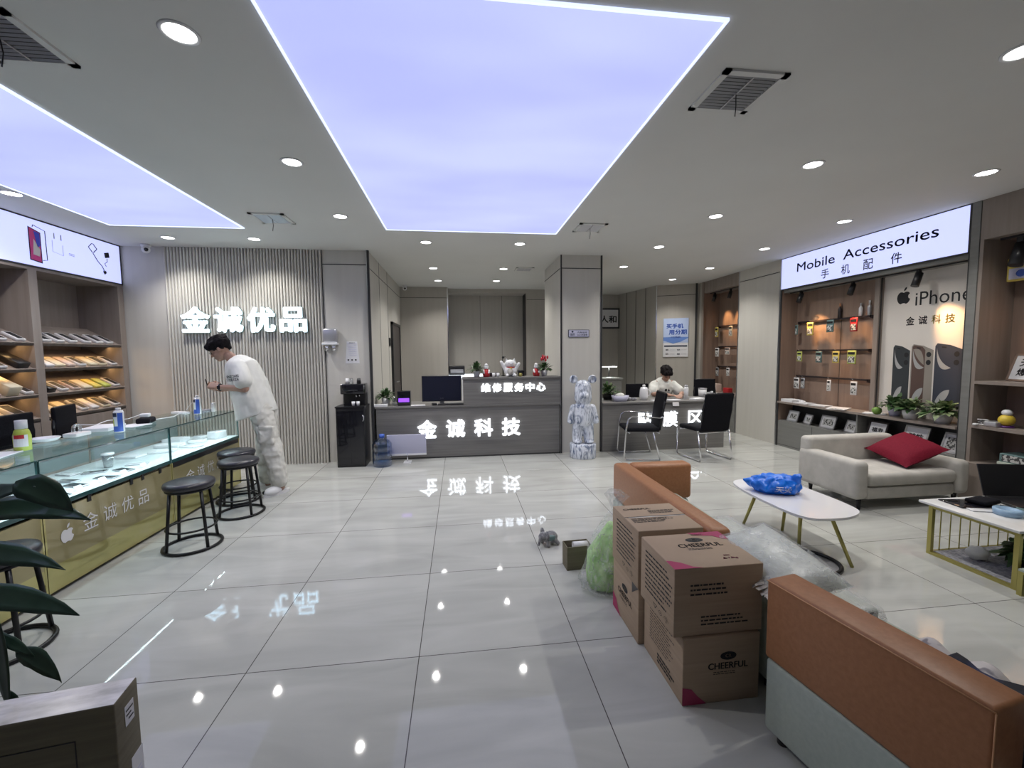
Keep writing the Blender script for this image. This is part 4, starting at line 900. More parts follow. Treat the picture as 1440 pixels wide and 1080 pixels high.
for y, ch in ((5.34,'手'),(5.03,'机'),(4.72,'配'),(4.38,'件')): MB().text(ch, (-.003,y-4.92,-.125),(0,-1,0),(0,0,1),.125,.125,'ink',.008).build('character', t2)
# poster of three phones
P0 = BX+.0
t2 = thing('phone_poster', 'large cream backlit style poster of three phones with logo', 'poster', (P0-.004,4.2,1.55))
p = MB().box(0,.012,-.53,.54,-.84,.85,'posterwhite')
def q(y, z): return (-.0015, y-4.2, z-1.55)
p.apple(q(4.50,2.13), (0,-1,0), (0,0,1), .165, 'ink')
p.text('iPhone', q(4.09,2.09), (0,-1,0), (0,0,1), .55, .155, 'ink', .0)
for i, ch in enumerate('金诚科技'): p.text(ch, q(4.41-.137*i,1.84), (0,-1,0), (0,0,1), .095, .10, M['ink'] if i < 2 else M['gold'], .02)
def phone(yl, yr, zt, zb, body, back, cam, wide):
    d = -.002
    Q = lambda y,z,k=0: (d-k*.0008, y-4.2, z-1.55)
    W = yl-yr
    p.poly([Q(yl,zb),Q(yl,zt-.03),Q(yl-.02,zt),Q(yl-W*.55,zt-.02),Q(yr,zt-.07),Q(yr,zb)], back)
    p.poly([Q(yl-.012,zb,1),Q(yl-.012,zt-.03,1),Q(yl-.03,zt-.012,1),Q(yl-W*.5,zt-.03,1),Q(yl-W*.64,zt-.07,1),Q(yl-W*.64,zb,1)], body)
    ws = W*.62-.014
    def crescent(a, b, c1, c2, m):
        A = [tuple((1-t)**2*a[k]+2*t*(1-t)*c1[k]+t*t*b[k] for k in (0,1)) for t in [i/10 for i in range(11)]]; B_ = [tuple((1-t)**2*a[k]+2*t*(1-t)*c2[k]+t*t*b[k] for k in (0,1)) for t in [i/10 for i in range(1,10)]]
        for i in range(10):
            u0 = A[i]; u1 = A[i+1]; l0 = ([a]+B_+[b])[i]; l1 = ([a]+B_+[b])[i+1]
            p.poly([Q(yl-.016-ws*x_,z_,2) for x_,z_ in (u0,u1,l1,l0)], m)
    crescent((.02,zt-.05),(.98,zt-.27),(.15,zt-.22),(.0,zt-.36),'phone_hi'); crescent((.0,zb+.02),(.98,zb+.20),(.3,zb+.20),(.9,zb+.06),'phone_hi')
    crescent((.05,zt-.06),(.95,zt-.24),(.9,zt-.02),(.35,zt-.18),back)
    p.poly([Q(yl-W*.25,zt-.035,2),Q(yl-W*.42,zt-.04,2),Q(yl-W*.42,zt-.055,2),Q(yl-W*.25,zt-.05,2)], 'ink')
    for k in (0,1): p.flat([(.026*math.cos(a),.03*math.sin(a)) for a in [i*PI/6 for i in range(12)]], Q(yl-W*.80,zt-.12-.09*k,2), (0,-1,0), (0,0,1), cam)
phone(4.585,4.39,1.56,.86,'phone_dark','phone_dark','ink',0); phone(4.375,4.14,1.565,.86,'phone_brown','phone_mid','ink',0); phone(4.125,3.86,1.57,.86,'phone_navy','phone_navy','ink',0)
p.build('print', t2)
# rails and hanging packs
t0 = t
def rail(y0, y1, z, x, lab, name='display_rail'):
    r_ = thing(name, lab, 'rail', (x,(y0+y1)/2,z)); a = (y1-y0)/2
    MB().box(-.035,-.015,-a,a,-.012,.012,'bronze').build('bar', r_)
    for s_ in (-a+.01, a-.01): MB().box(-.035,0,s_-.012,s_+.012,-.03,.012,'bronze').build('bracket', r_)
    return r_
rail(4.86,6.05,1.94,BX,'upper dark rail across the accessories bay'); rail(4.86,6.05,1.505,BX,'middle dark rail across the accessories bay'); rail(4.86,6.05,1.11,BX,'lower dark rail across the accessories bay')
def pack(x, y, z, w_, h, m, lab, grp='packs hanging on the bay rails', ax=-1):
    t = thing('hanging_pack', lab, 'package', (x,y,z), 0, grp)
    MB().tube([(.02,0,.01),(-.10,0,.018),(-.12,0,.03)], .0025, 'chrome', 5).build('hook', t)
    q = MB().rbox(-.10,-.085,-w_/2,w_/2,-h,.0,.003,m,seg=1).box(-.1015,-.10,-w_/2+.012,w_/2-.012,-h*.9,-h*.45,'pic')
    q.box(-.1018,-.1005,-w_/2+.01,w_/2-.01,-h*.3,-h*.12,'ink'); q.build('blister_card', t)
BXr = BX-.025
for (y,z,w_,h,m,lb) in [(5.98,1.90,.05,.15,'teal','dark slim pack at left end of the upper rail'),(5.72,1.92,.11,.19,'yelbox','yellow pack on the upper rail'),(5.38,1.93,.11,.17,'teal','dark teal pack in the middle of upper rail'),(5.02,1.93,.10,.18,'red','red pack at the right of upper rail'),
  (5.90,1.49,.09,.15,'greenbox','yellow-green pack at left end of middle rail'),(5.55,1.49,.10,.16,'teal','grey-teal pack on middle rail'),(5.27,1.49,.10,.16,'yelbox','yellow and white pack on middle rail'),(5.03,1.50,.12,.18,'greenbox','pale pack with green edge on right of middle rail'),
  (5.94,1.09,.10,.17,'whitebox','white pack at the left end of lower rail'),(5.82,1.09,.07,.16,'silver','silver grey pack second on lower rail'),(5.36,1.09,.06,.16,'whitebox','narrow white pack at middle of lower rail'),(4.98,1.09,.09,.18,'whitebox','white pack at right end of lower rail')]:
    pack(BXr, y, z, w_, h, m, lb)
def smallbottle(x, y, z, h, r, m, cap, lab):
    t = thing('small_bottle', lab, 'bottle', (x,y,z)); MB().lathe([(0,0),(r,0),(r,h*.6),(r*.45,h*.75),(r*.4,h*.8),(0,h*.8)], m, n=14).build('bottle_body', t); MB().lathe([(r*.5,h*.78),(r*.5,h),(0,h)],cap,n=12).build('cap', t)
for y,h,m,c,lb in ((5.33,.20,'bronze','orange','brown bottle on top of the upper rail, leftmost'),(5.02,.17,'whitegloss','silver','small white jar bottle on upper rail above the red pack'),(4.90,.19,'silver','white','pump bottle at the right end of upper rail')): smallbottle(BX-.026,y,1.953,h,.023,m,c,lb)
tag(wrinkle(MB().ball((0,0,.03),(.025,.05,.03),'clear').build('small_packet',None,(BX-.026,5.72,1.953)),.01,30),'clear crumpled packet on the upper rail above the yellow pack','packet')
# track spotlights
def spot(x, y, z, rz, lab, tilt=.5, watt=26, tgt=None, s=1.):
    t = thing('track_spotlight', lab, 'spotlight', (x,y,z), rz, 'black track spotlights')
    MB().box(-.015*s,.015*s,-.015*s,.015*s,-.05*s,0,'black').build('bracket', t)
    X = Matrix.Translation((0,0,-.06*s)) @ Matrix.Rotation(tilt,4,'Y')
    MB().lathe([(0,.02*s),(.032*s,.02*s),(.034*s,-.12*s),(.028*s,-.12*s)], 'black', n=18, X=X).build('lamp_body', t)
    MB().lathe([(0,-.112*s),(.027*s,-.112*s)], emit('spot_lens',(1,.8,.5),6) if 'spot_lens' not in bpy.data.materials else bpy.data.materials['spot_lens'], n=16, X=X).build('lens', t)
    l = bpy.data.lights.new('spot_beam','SPOT'); l.energy = watt; l.spot_size = math.radians(50); l.spot_blend = .9; l.color = (1,.56,.24); l.shadow_soft_size = .03
    o = bpy.data.objects.new('spot_beam', l); COL.objects.link(o)
    a = Matrix.Rotation(rz,4,'Z') @ X; p = Vector((x,y,z))+ (Matrix.Rotation(rz,4,'Z') @ (X @ Vector((0,0,-.135*s)))); o.location = p
    dv = (Vector(tgt)-p) if tgt else (a.to_3x3() @ Vector((0,0,-1))); o.rotation_euler = dv.to_track_quat('-Z','Y').to_euler()
SZ = 2.40
L_ = None
spot(5.12,5.84,SZ,0,'black spotlight under the lightbox, farthest left', .35, 60, (5.3,5.6,1.75)); spot(5.12,5.0,SZ,0,'black spotlight under the lightbox, middle one', .35, 25, (5.3,5.0,1.3))
spot(5.12,4.20,SZ,0,'black spotlight above the phone poster', .35, 60, (5.3,3.9,1.65),1.1)
tag(MB().box(5.11,5.13,3.75,6.05,2.385,2.40,'black').build('light_track'), 'black lighting track under the lightbox soffit', 'track')
# on the worktop
WT = .713
for i,(y,h,lb) in enumerate(((5.95,.04,'stack of white papers at far end of bay worktop'),(5.70,.012,'loose white paper second from the far end of the worktop'),(5.42,.01,'white leaflet in the middle of the bay worktop'),(5.12,.012,'printed white sheets near the divider'),(4.62,.008,'white sheet beside the green apple'))):
    tag(MB().box(-.09,.09,-.11,.11,0,h,'paper').build('paper_stack',None,(5.12,y,WT),.15*i), lb, 'paper')
t = thing('overhanging_leaflet', 'printed sheet sticking out over worktop edge near divider', 'paper', (5.0,5.02,WT+.012), .5); MB().box(-.12,.10,-.1,.1,0,.003,'paper').box(-.10,-.02,-.07,.07,.003,.0035,'pic').build('sheet', t); t.name='printed_leaflet'
tag(wrinkle(MB().ball((0,0,.02),(.04,.06,.022),'whitegloss').build('earphone_case',None,(5.15,5.78,WT)),.004,30),'small white gadget lying on worktop at the far side','gadget')
tag(MB().lathe([(0,.0),(.03,.004),(.05,.035),(.048,.07),(.02,.09),(0,.085)],plain('green_apple_skin',(.16,.30,.05),.35),n=18).tube([(0,0,.085),(.004,0,.105)],.003,'stem',5).build('green_apple_ornament',None,(5.08,4.56,WT)), 'green apple ornament left of the pots on worktop', 'ornament')
potplant('potted_plant','plant with yellow-green leaves in grey pot behind green apple',5.17,4.42,WT,.07,.11,.14,.18,150,.10,.05,['leaf','leaf_pale','leaf'],21,pot='lavender')
potplant('potted_plant','leafy plant in white ribbed pot, middle of the three',5.10,4.19,WT,.075,.11,.14,.18,160,.10,.05,['leaf','leaf_pale'],22,pot='whitegloss')
potplant('potted_plant','variegated plant in white pot at the near end of worktop',5.12,3.88,WT,.085,.11,.16,.18,170,.11,.055,['leaf_pale','leaf_pale','leaf'],23,pot='whitegloss')
# frames in cubbies
def frame(x, y, z, w_, h, tilt, lab, txt=None, rz=0., fm='silver'):
    t = thing('photo_frame', lab, 'picture frame', (x,y,z), rz)
    X = Matrix.Rotation(tilt,4,'Y')
    m = MB()
    for s_ in ((-w_/2,-w_/2+.018,0,h),(w_/2-.018,w_/2,0,h),(-w_/2,w_/2,0,.018),(-w_/2,w_/2,h-.018,h)): m.box(-.014,0,s_[0],s_[1],s_[2],s_[3],fm,X)
    m.build('frame', t)
    q = MB().box(-.008,0,-w_/2+.018,w_/2-.018,.018,h-.018,'paper',X)
    if txt:
        n = len(txt)//2 if len(txt) > 2 else len(txt)
        rows_ = [txt[i:i+n] for i in range(0,len(txt),n)]
        for i, r_ in enumerate(rows_): q.text(r_, X@Vector((-.009,0,h*.5+(len(rows_)-1)*h*.17-i*h*.34)), X.to_3x3()@Vector((0,-1,0)), X.to_3x3()@Vector((0,0,1)), w_*.6, h*.28, 'ink', .04)
    else: q.box(-.009,-.008,-w_/2+.04,w_/2-.04,.045,h-.05,'pic',X)
    q.build('picture', t); MB().box(0,.06,-.02,.02,0,.01,'black').box(0,.006,-.03,.03,0,h*.5,'black',X).build('stand', t)
fl_ = .411
frame(5.10,5.90,fl_,.20,.17,.3,'photo frame in the cubby, farthest from the camera'); frame(5.10,5.62,fl_,.17,.155,.3,'photo frame in the cubby, second from far end',rz=-.2); frame(5.09,5.27,fl_,.24,.185,.3,'wider photo frame in cubby, third from far end'); frame(5.09,4.92,fl_,.20,.17,.3,'photo frame in the cubby beside its partition',rz=-.2)
frame(5.10,4.58,fl_,.24,.21,.3,'framed dark writing in cubby right of partition','福寿',fm='bronze'); frame(5.09,4.13,fl_,.26,.23,.3,'framed characters behind the red cushion','随性',fm='steel'); frame(5.09,3.78,fl_,.17,.22,.35,'small grey framed picture at the near end of cubby')
# ---------------------------------------------------------------- near right shelving
NB = 5.42
t = thing('shelving_unit', 'tall open brown shelving at the right frame edge', 'shelves', (RX,2.6,0))
def K(mb):
    for v in mb.v: v -= t.location
    return mb
K(MB().box(NB,NB+.02,1.55,3.585,.3,2.93,'wood_warm')).build('back_panel', t)
K(MB().box(RX,NB,3.555,3.585,0,2.93,'wood')).build('far_upright', t); K(MB().box(RX,NB,1.55,1.58,0,2.93,'wood')).build('near_upright', t)
for z in (1.19,.755): K(MB().box(RX,NB,1.58,3.555,z-.03,z,'wood')).build('shelf', t)
K(MB().box(RX-.06,NB,1.58,3.585,.0,.385,'wood').box(RX-.062,RX-.06,2.6,2.605,.02,.38,'seam')).build('drawer_base', t)
K(MB().box(RX,NB,1.58,3.555,2.55,2.93,'wood').box(RX+.1,RX+.12,1.7,3.5,2.53,2.55,'black')).build('header', t)
frame(5.22,3.30,1.192,.34,.27,.3,'wooden framed board with four bold characters on near shelf','天天爆单',fm='wood_warm',rz=-.25)
frame(5.20,3.00,1.192,.22,.25,.3,'light wood frame at right edge beside the four-character board',fm='creambox',rz=-.2)
rail(2.2,3.42,1.56,NB,'lower dark rail in the near shelving, holding the pump bottle'); rail(2.2,3.42,1.99,NB,'upper dark rail in the near shelving')
smallbottle(NB-.03,3.38,1.573,.20,.03,'clear','white','clear pump bottle on rail in near shelving')
t3 = thing('yellow_pack', 'large yellow and blue bag hanging high in the near shelving', 'package', (5.30,3.42,2.30)); MB().tube([(.12,0,.07),(-.05,0,.09),(-.07,0,.1)],.003,'chrome',5).build('hook', t3)
MB().rbox(-.06,-.03,-.32,.09,-.16,.06,.01,'yelbox').box(-.0615,-.06,-.30,.07,-.14,-.04,'lavender').ball((-.062,-.02,-.09),(.001,.04,.035),'blue',10,6).build('bag', t3); t3.name='hanging_bag'
spot(5.16,3.36,2.53,0,'large black spotlight at the top right frame edge', .3, 55, (5.42,3.2,1.7), 1.5)
t = thing('figurine', 'yellow figurine with white hair and purple base on shelf', 'figurine', (5.14,3.36,.756)); MB().lathe([(0,0),(.05,0),(.055,.015),(0,.02)],plain('purple_base',(.12,.03,.2),.4)).build('base', t); MB().ball((0,0,.07),(.065,.055,.055),'yellow').build('body', t); MB().ball((0,0,.14),(.04,.038,.032),'white').build('head', t)
t = thing('cable_bundle', 'tangle of white and black cables on near shelf', 'cable', (5.10,3.49,.756))
q = MB(); rr = random.Random(8)
for k in range(5):
    q.tube([(rr.uniform(-.05,.05), rr.uniform(-.07,.05), .008+.012*k) for _ in range(7)], .005, 'silver' if k % 2 else 'white', 6)
q.rbox(-.06,.06,-.12,-.02,.0,.05,.01,'silver'); q.build('cables', t); MB().rbox(-.10,-.06,.01,.04,0,.02,.006,'white').build('plug', t)
t = thing('toy_robot', 'black and white small toy beside the yellow figurine', 'toy', (5.16,3.16,.756)); MB().rbox(-.04,.04,-.05,.05,0,.09,.015,'black').build('body', t); MB().ball((0,0,.13),.035,'black').build('head', t); MB().ball((-.03,0,.13),(.01,.022,.018),'white',8,6).build('face', t)
t = thing('gift_box', 'pale mint flat box on the low shelf at right edge', 'box', (5.18,3.18,.387)); MB().rbox(-.12,.12,-.18,.18,0,.05,.005,M['mint']).build('lower_box', t); MB().rbox(-.11,.11,-.18,.17,.05,.13,.005,'teal').box(-.112,-.11,-.15,.15,.06,.12,'pic').build('printed_sleeve', t)
# ---------------------------------------------------------------- far alcove
t = thing('display_cabinet', 'far narrow display alcove with warm light by blue poster', 'cabinet', (RX,7.72,0)); AX = 5.38
def A(mb):
    for v in mb.v: v -= t.location
    return mb
A(MB().box(AX,AX+.02,7.16,8.29,.0,2.7,'wood_warm')).build('back_panel', t); A(MB().box(RX,AX,8.26,8.29,0,2.7,'wood_warm').box(RX-.02,RX,8.24,8.30,0,2.93,'wood')).build('side_panel', t)
A(MB().box(RX,AX+.02,7.16,8.29,2.7,2.93,'wood').box(RX+.1,RX+.12,7.2,8.2,2.685,2.70,'black')).build('header', t); A(MB().box(RX-.02,AX,7.16,8.26,0,.66,'grey_lam').box(RX-.03,AX,7.16,8.26,.66,.69,'wood')).build('base_cabinet', t)
for z, lb in ((2.02,'top rail in the far alcove'),(1.60,'middle rail in the far alcove'),(1.20,'lower rail in the far alcove')): rail(7.25,8.22,z,AX,'dark '+lb)
for (y,z,w_,h,m,lb) in [(8.15,2.00,.10,.2,'yelbox','yellow pack at left of the top alcove rail'),(7.70,2.00,.10,.2,'creambox','cream pack at right of the top alcove rail'),(8.12,1.58,.11,.18,'whitebox','white pack at left of the middle alcove rail'),(7.78,1.58,.14,.14,'pinkbox','blush pack at right of middle alcove rail'),(8.1,1.18,.09,.18,'silver','silver pack at left of the lower alcove rail'),(7.75,1.18,.09,.16,'whitebox','white pack at right of lower alcove rail')]: pack(AX-.025,y,z,w_,h,m,lb,'packs hanging in the far alcove')
spot(5.14,8.05,2.685,0,'black spotlight in the far alcove, left one', .3, 30, (5.38,7.95,2.1)); spot(5.14,7.55,2.685,0,'black spotlight in the far alcove, right one', .3, 40, (5.38,7.6,2.1))
tag(MB().rbox(-.06,.06,-.12,.12,0,.16,.01,'pinkbox').build('carton',None,(5.2,8.05,.691)),'blush carton standing in the base of far alcove','box'); tag(MB().rbox(-.05,.05,-.08,.08,0,.1,.01,'red').build('carton',None,(5.2,7.65,.691)),'red carton at right in the far alcove','box')
# ---------------------------------------------------------------- tan and pale green sofas in the foreground
t = thing('leather_sofa', 'long tan and pale green leather sofa behind cardboard boxes', 'sofa', (1.24,1.94,0))
MB().rbox(0,.13,0,1.36,.31,.60,.03,'orange').build('backrest', t)
MB().rbox(.131,.62,1.22,1.36,.31,.60,.03,'orange').build('armrest', t)
MB().rbox(.0,.13,0,1.36,.04,.305,.02,'mint').rbox(.131,.60,1.225,1.36,.04,.305,.02,'mint').build('lower_shell', t)
MB().rbox(.132,.48,0.005,1.215,.20,.38,.04,'mint').rbox(.132,.47,.005,1.215,.06,.20,.01,'mint').build('seat', t)
for x,y in ((.06,.06),(.06,1.3),(.42,.06),(.42,1.3)): MB().cyl((x,y,0),(x,y,.06),.02,'black').build('foot', t)
t = thing('ottoman', 'pale green backless seat between the two leather sofas', 'seat', (1.31,1.60,0)); MB().rbox(0,.42,0,.33,.04,.38,.035,'mint').build('cushion_block', t)
for x,y in ((.05,.05),(.05,.28),(.37,.05),(.37,.28)): MB().cyl((x,y,0),(x,y,.045),.02,'black').build('foot', t)
t = thing('leather_armchair', 'tan and pale green leather armchair nearest camera, seen from behind', 'sofa', (1.147,1.42,0), .174)
b = MB().rbox(0,.135,-.63,0,.33,.64,.012,'orange',seg=2)
b.tube([(.0,-.63,.632),(.0,-.002,.632)],.0022,'orange_seam',5).tube([(.135,-.63,.632),(.135,-.002,.632)],.0018,'orange_seam',5).tube([(.0,-.63,.63),(.0,-.63,.34)],.0018,'orange_seam',5); b.build('backrest', t)
MB().rbox(.002,.133,-.628,-.002,.04,.328,.018,'mint').build('lower_shell', t)
MB().rbox(.137,.62,-.628,-.002,.20,.38,.04,'mint').rbox(.137,.61,-.628,-.002,.05,.20,.01,'mint').build('seat', t)
for x,y in ((.05,-.05),(.05,-.58),(.55,-.05),(.55,-.58)): MB().cyl((x,y,0),(x,y,.045),.02,'black').build('foot', t)
# ---------------------------------------------------------------- cardboard boxes
def lines(mb, c, R, U, w_, h, n, m='ink', seed=0, th=.25):
    q = random.Random(seed); R = Vector(R); U = Vector(U); c = Vector(c)
    for i in range(n):
        z = h*(.5-(i+.5)/n); a = -w_/2; e = w_/2*q.uniform(.3,1); x = a
        while x < e:
            x2 = min(e, x+w_*q.uniform(.04,.16)); hh = h/n*th
            mb.add([c+R*x+U*(z-hh), c+R*x2+U*(z-hh), c+R*x2+U*(z+hh), c+R*x+U*(z+hh)], [(0,1,2,3)], m); x = x2+w_*.02
def wave(mb, c, R, U, w_, h, flip=1):
    pts = [(0,0)]+[(w_*t, h*(.5+.5*math.cos(PI*t))*(1-.15*math.sin(2*PI*t))) for t in [i/10 for i in range(11)]]
    mb.flat([(flip*x, y) for x,y in pts] if flip == 1 else [(flip*x, -y) for x,y in pts][::1], c, R, U, 'magenta')
def carton(lab, x0, x1, y0, y1, z0, z1, rz=0., **k):
    t = thing('cardboard_box', lab, 'box', ((x0+x1)/2,(y0+y1)/2,z0), rz, 'stacked brown cardboard boxes')
    a, b, h = (x1-x0)/2, (y1-y0)/2, z1-z0
    m = MB().rbox(-a,a,-b,b,0,h,.004,'cardboard',seg=2); e = .0012
    def logo(c, R, U, s, dark='ink'):
        c = Vector(c); R = Vector(R); U = Vector(U); 
        m.text('CHEERFUL', c, R, U, .135*s, .022*s, dark, .03)
        m.flat([(.022*s*math.cos(q)*(1.25 if abs(math.cos(q))>.5 else 1), .014*s*math.sin(q)) for q in [i*PI/8 for i in range(16)]], c+U*.032*s, R, U, dark); m.text('CR', c+U*.032*s+R.cross(U)*.0006, R, U, .02*s, .011*s, 'cardboard', .02)
        lines(m, c-U*.023*s, R, U, .10*s, .012*s, 2, dark, 3, .2)
    if k.get('top') == 'logo':
        m.flat([(-a,-b),(-a+.13,-b),(-a+.09,-b+.012),(-a+.055,-b+.05),(-a+.02,-b+.07),(-a,-b+.075)],(0,0,h+e),(1,0,0),(0,1,0),'magenta'); m.flat([(a,b),(a-.17,b),(a-.13,b-.03),(a-.06,b-.045),(a-.03,b-.08),(a,b-.09)],(0,0,h+e),(1,0,0),(0,1,0),'magenta')
        logo((.03,.035,h+e),(1,0,0),(0,1,0),1.6); m.text('▲ 7.5kg',(.09,-.10,h+e),(1,0,0),(0,1,0),.07,.02,'magenta',.02)
        m.text('BOX',(.09,-.075,h+e),(1,0,0),(0,1,0),.03,.01,'magenta',.02); m.text('NEW',(.075,b-.025,h+e*1.5),(1,0,0),(0,1,0),.06,.012,'cardboard',.02)
    if k.get('top') == 'text':
        m.box(-a,a,-.002,.002,h,h+.0014,'ink'); m.text('CHEERFUL',(-.06,.11,h+e),(1,0,0),(0,1,0),.16,.022,'ink',.02); lines(m,(.07,.06,h+e),(1,0,0),(0,1,0),.16,.05,3,'ink',2)
        lines(m,(-.03,-.05,h+e),(1,0,0),(0,1,0),.24,.06,4,'ink',5); m.box(-a+.02,a-.01,-.012,-.004,h,h+.0012,M['tape'])
    if k.get('front') == 'text': lines(m,(-.03,-b-e,h*.68),(1,0,0),(0,0,1),.20,.06,3,'ink',7,.2); lines(m,(.03,-b-e,h*.22),(1,0,0),(0,0,1),.22,.05,3,'ink',9,.2)
    if k.get('front') == 'logo': logo((.03,-b-e,h*.55),(1,0,0),(0,0,1),1.35); m.flat([(0,0),(.11,0),(.07,.035),(.04,.07),(0,.08)],(-a,-b-e,.002),(1,0,0),(0,0,1),'magenta')
    s_ = k.get('side')
    if s_ == 'text': lines(m,(-a-e,-.02,h*.55),(0,-1,0),(0,0,1),.26,.20,9,'ink',11,.18); m.text('▽ ⊙ ☂',(-a-e,-.05,h*.13),(0,-1,0),(0,0,1),.15,.03,'ink')
    if s_ == 'lines': lines(m,(-a-e,.0,h*.62),(0,-1,0),(0,0,1),.24,.17,12,'ink',13,.15); lines(m,(-a-e,-.05,h*.18),(0,-1,0),(0,0,1),.18,.05,3,'ink',14,.3)
    if s_ == 'logo':
        m.flat([(0,0),(.12,0),(.08,.03),(.05,.07),(0,.09)],(-a-e,b,.002),(0,-1,0),(0,0,1),'magenta'); logo((-a-e,-.0,h*.52),(0,-1,0),(0,0,1),1.45)
        m.flat([(0,0),(.08,0),(.0,-.06)][::1],(-a-e,-b+.08,h-.002),(0,-1,0),(0,0,1),'bronze')
    m.build('carton', t); return t
carton('brown box with a magenta corner, lower one of the front stack', .911,1.262,1.590,1.965,0,.298, front='logo', side='lines')
carton('brown box with dark logo on top, upper one of the front stack', .872,1.275,1.600,1.925,.300,.598, top='logo', front='text', side='text')
carton('brown box behind, lower one of the rear stack by green bag', .885,1.222,1.978,2.33,0,.298, side='logo')
carton('brown box with taped seam and print on top, upper rear', .878,1.228,1.972,2.33,.300,.603, top='text', side='text')
M['padmint'] = noisy('pale_green_satin', (.58,.62,.56), (.66,.69,.64), (8,8,8), .35)
t = thing('wrapped_pillow', 'floral edged pale pillow in clear plastic leaning over sofa corner', 'pillow', (1.405,1.70,.545))
X = Matrix.Rotation(.15,4,'Z') @ Matrix.Rotation(.20,4,'X') @ Matrix.Rotation(-.15,4,'Y')
def cushion(w_, l, h, m, X=None, n=12, edge=None, k=2.2):
    mb = MB(); vs = []; fs = []
    for s_ in (1,-1):
        for i in range(n+1):
            for j in range(n+1):
                u, v = 2*i/n-1, 2*j/n-1; th = (max(0,1-abs(u)**k)*max(0,1-abs(v)**k))**.45
                pin = 1-.10*(1-abs(v)**2) if abs(u) > .99 else 1; pin2 = 1-.08*(1-abs(u)**2) if abs(v) > .99 else 1
                vs.append((u*w_/2*(1-.07*(1-v*v)*abs(u)**3), v*l/2*(1-.07*(1-u*u)*abs(v)**3), s_*h/2*th))
    N = (n+1)**2
    for i in range(n):
        for j in range(n):
            a = i*(n+1)+j; fs.append((a,a+n+1,a+n+2,a+1)); fs.append((N+a,N+a+1,N+a+n+2,N+a+n+1))
    mb.add(vs, fs, m, True, X); return mb
o = cushion(.34,.46,.13,'padmint',X).build('cushion', t)
o2 = cushion(.365,.48,.15,'film',X).build('plastic_wrap', t); wrinkle(o2,.012,28)
rim = MB(); q = random.Random(2)
pts = [(-.17,v,0) for v in [-.23+.46*i/30 for i in range(31)]]
for i in range(30):
    a = X@Vector(pts[i]); b_ = X@Vector(pts[i+1]); nn = X.to_3x3()@Vector((-.035,0,q.uniform(-.02,.03))); rim.add([a+X.to_3x3()@Vector((.02,0,.02)), b_+X.to_3x3()@Vector((.02,0,.02)), b_+nn*q.uniform(.5,1.1), a+nn], [(0,1,2,3)], 'floral', False)
rim.build('floral_frill', t)
t = thing('wrapped_cushion', 'flat pale cushion in clear plastic with printed edge on seat', 'cushion', (1.565,1.93,.432), 0)
MB().rbox(-.13,.12,-.48,.50,-.045,.018,.02,'padmint').box(-.133,-.129,-.46,.2,-.03,.008,'pic').box(-.12,.10,-.482,-.479,-.03,.008,'pic').build('cushion', t); wrinkle(MB().rbox(-.145,.135,-.50,.52,-.05,.03,.025,'film',seg=6).build('plastic_wrap', t), .01, 22)
def drape(name, lab, x, y, z, w_, l, m, seed, rz=0., hgt=.05, cat='clothing'):
    n = 18; vs = []; q = Vector((seed*3.1,seed,0))
    for i in range(n+1):
        for j in range(n+1):
            u, v = i/n-.5, j/n-.5; p = Vector((u*3.2,v*3.2,0))+q; r_ = 1-.25*noise.noise(p*.6)
            vs.append((u*w_*r_, v*l*(1+.2*noise.noise(p*.7+Vector((5,5,5)))), max(.003, hgt*(.5+noise.noise(p))*(1-(2*max(abs(u),abs(v)))**4)+.004)))
    fs = [(i*(n+1)+j,(i+1)*(n+1)+j,(i+1)*(n+1)+j+1,i*(n+1)+j+1) for i in range(n) for j in range(n)]
    o = MB().add(vs, fs, m, True).build(name, None, (x,y,z), rz); md = o.modifiers.new('thick','SOLIDIFY'); md.thickness = .003; md.offset = 1
    return tag(o, lab, cat)
drape('printed_cloth','pale printed garment lying on armchair seat at right',1.60,1.17,.382,.34,.34,'printcloth',3,.3,.105)
drape('dark_garment','black and navy garment bunched behind the armchair back',1.575,.90,.382,.34,.62,'navycloth',2,.2,.185)
# ---------------------------------------------------------------- plastic bag, box, plush
t = thing('plastic_bag', 'clear plastic bag filled with lime green stuffing beside boxes', 'bag', (.92,2.55,0))
o = MB().lathe([(.0,.0),(.15,.0),(.175,.03),(.165,.10),(.15,.18),(.125,.26),(.10,.34),(.07,.42),(.045,.48),(.03,.51),(.05,.55),(.075,.60)],'film',n=36).build('bag_film', t); wrinkle(o,.03,14)
for v in o.data.vertices: v.co.x += .12*max(0,v.co.z)**1.2; v.co.z = max(v.co.z, .001); v.co.y = max(v.co.y,-.20)
o = MB().lathe([(0,.01),(.12,.015),(.135,.10),(.12,.22),(.08,.34),(.03,.40),(0,.41)],'lime',n=30).build('green_stuffing', t); wrinkle(o,.022,16)
for v in o.data.vertices: v.co.x += .10*max(0,v.co.z)**1.2; v.co.z = max(v.co.z,.004)
t = thing('open_box', 'small open cardboard box with paper roll on the floor', 'box', (.80,2.81,0), .05)
MB().box(-.09,.09,-.055,-.05,0,.165,'card_old').box(-.09,.09,.05,.055,0,.165,'card_old').box(-.09,-.085,-.05,.05,0,.165,'card_old').box(.085,.09,-.05,.05,0,.165,'card_old').box(-.085,.085,-.05,.05,0,.004,'card_old').build('carton', t)
tag(MB().cyl((-.02,0,0),(.085,.0,0),.028,'white',n=20).build('paper_roll', None, (.79,2.81,.148), .05), 'white paper roll lying in the small open box', 'paper roll')
tag(MB().box(-.05,.05,-.03,.03,0,.115,'paper').build('paper_filling', None, (.79,2.81,.005)), 'paper filling under the roll in small open box', 'paper')
t = thing('plush_toy', 'small grey plush elephant toy sitting on the tiled floor', 'toy', (.665,3.17,0), .3)
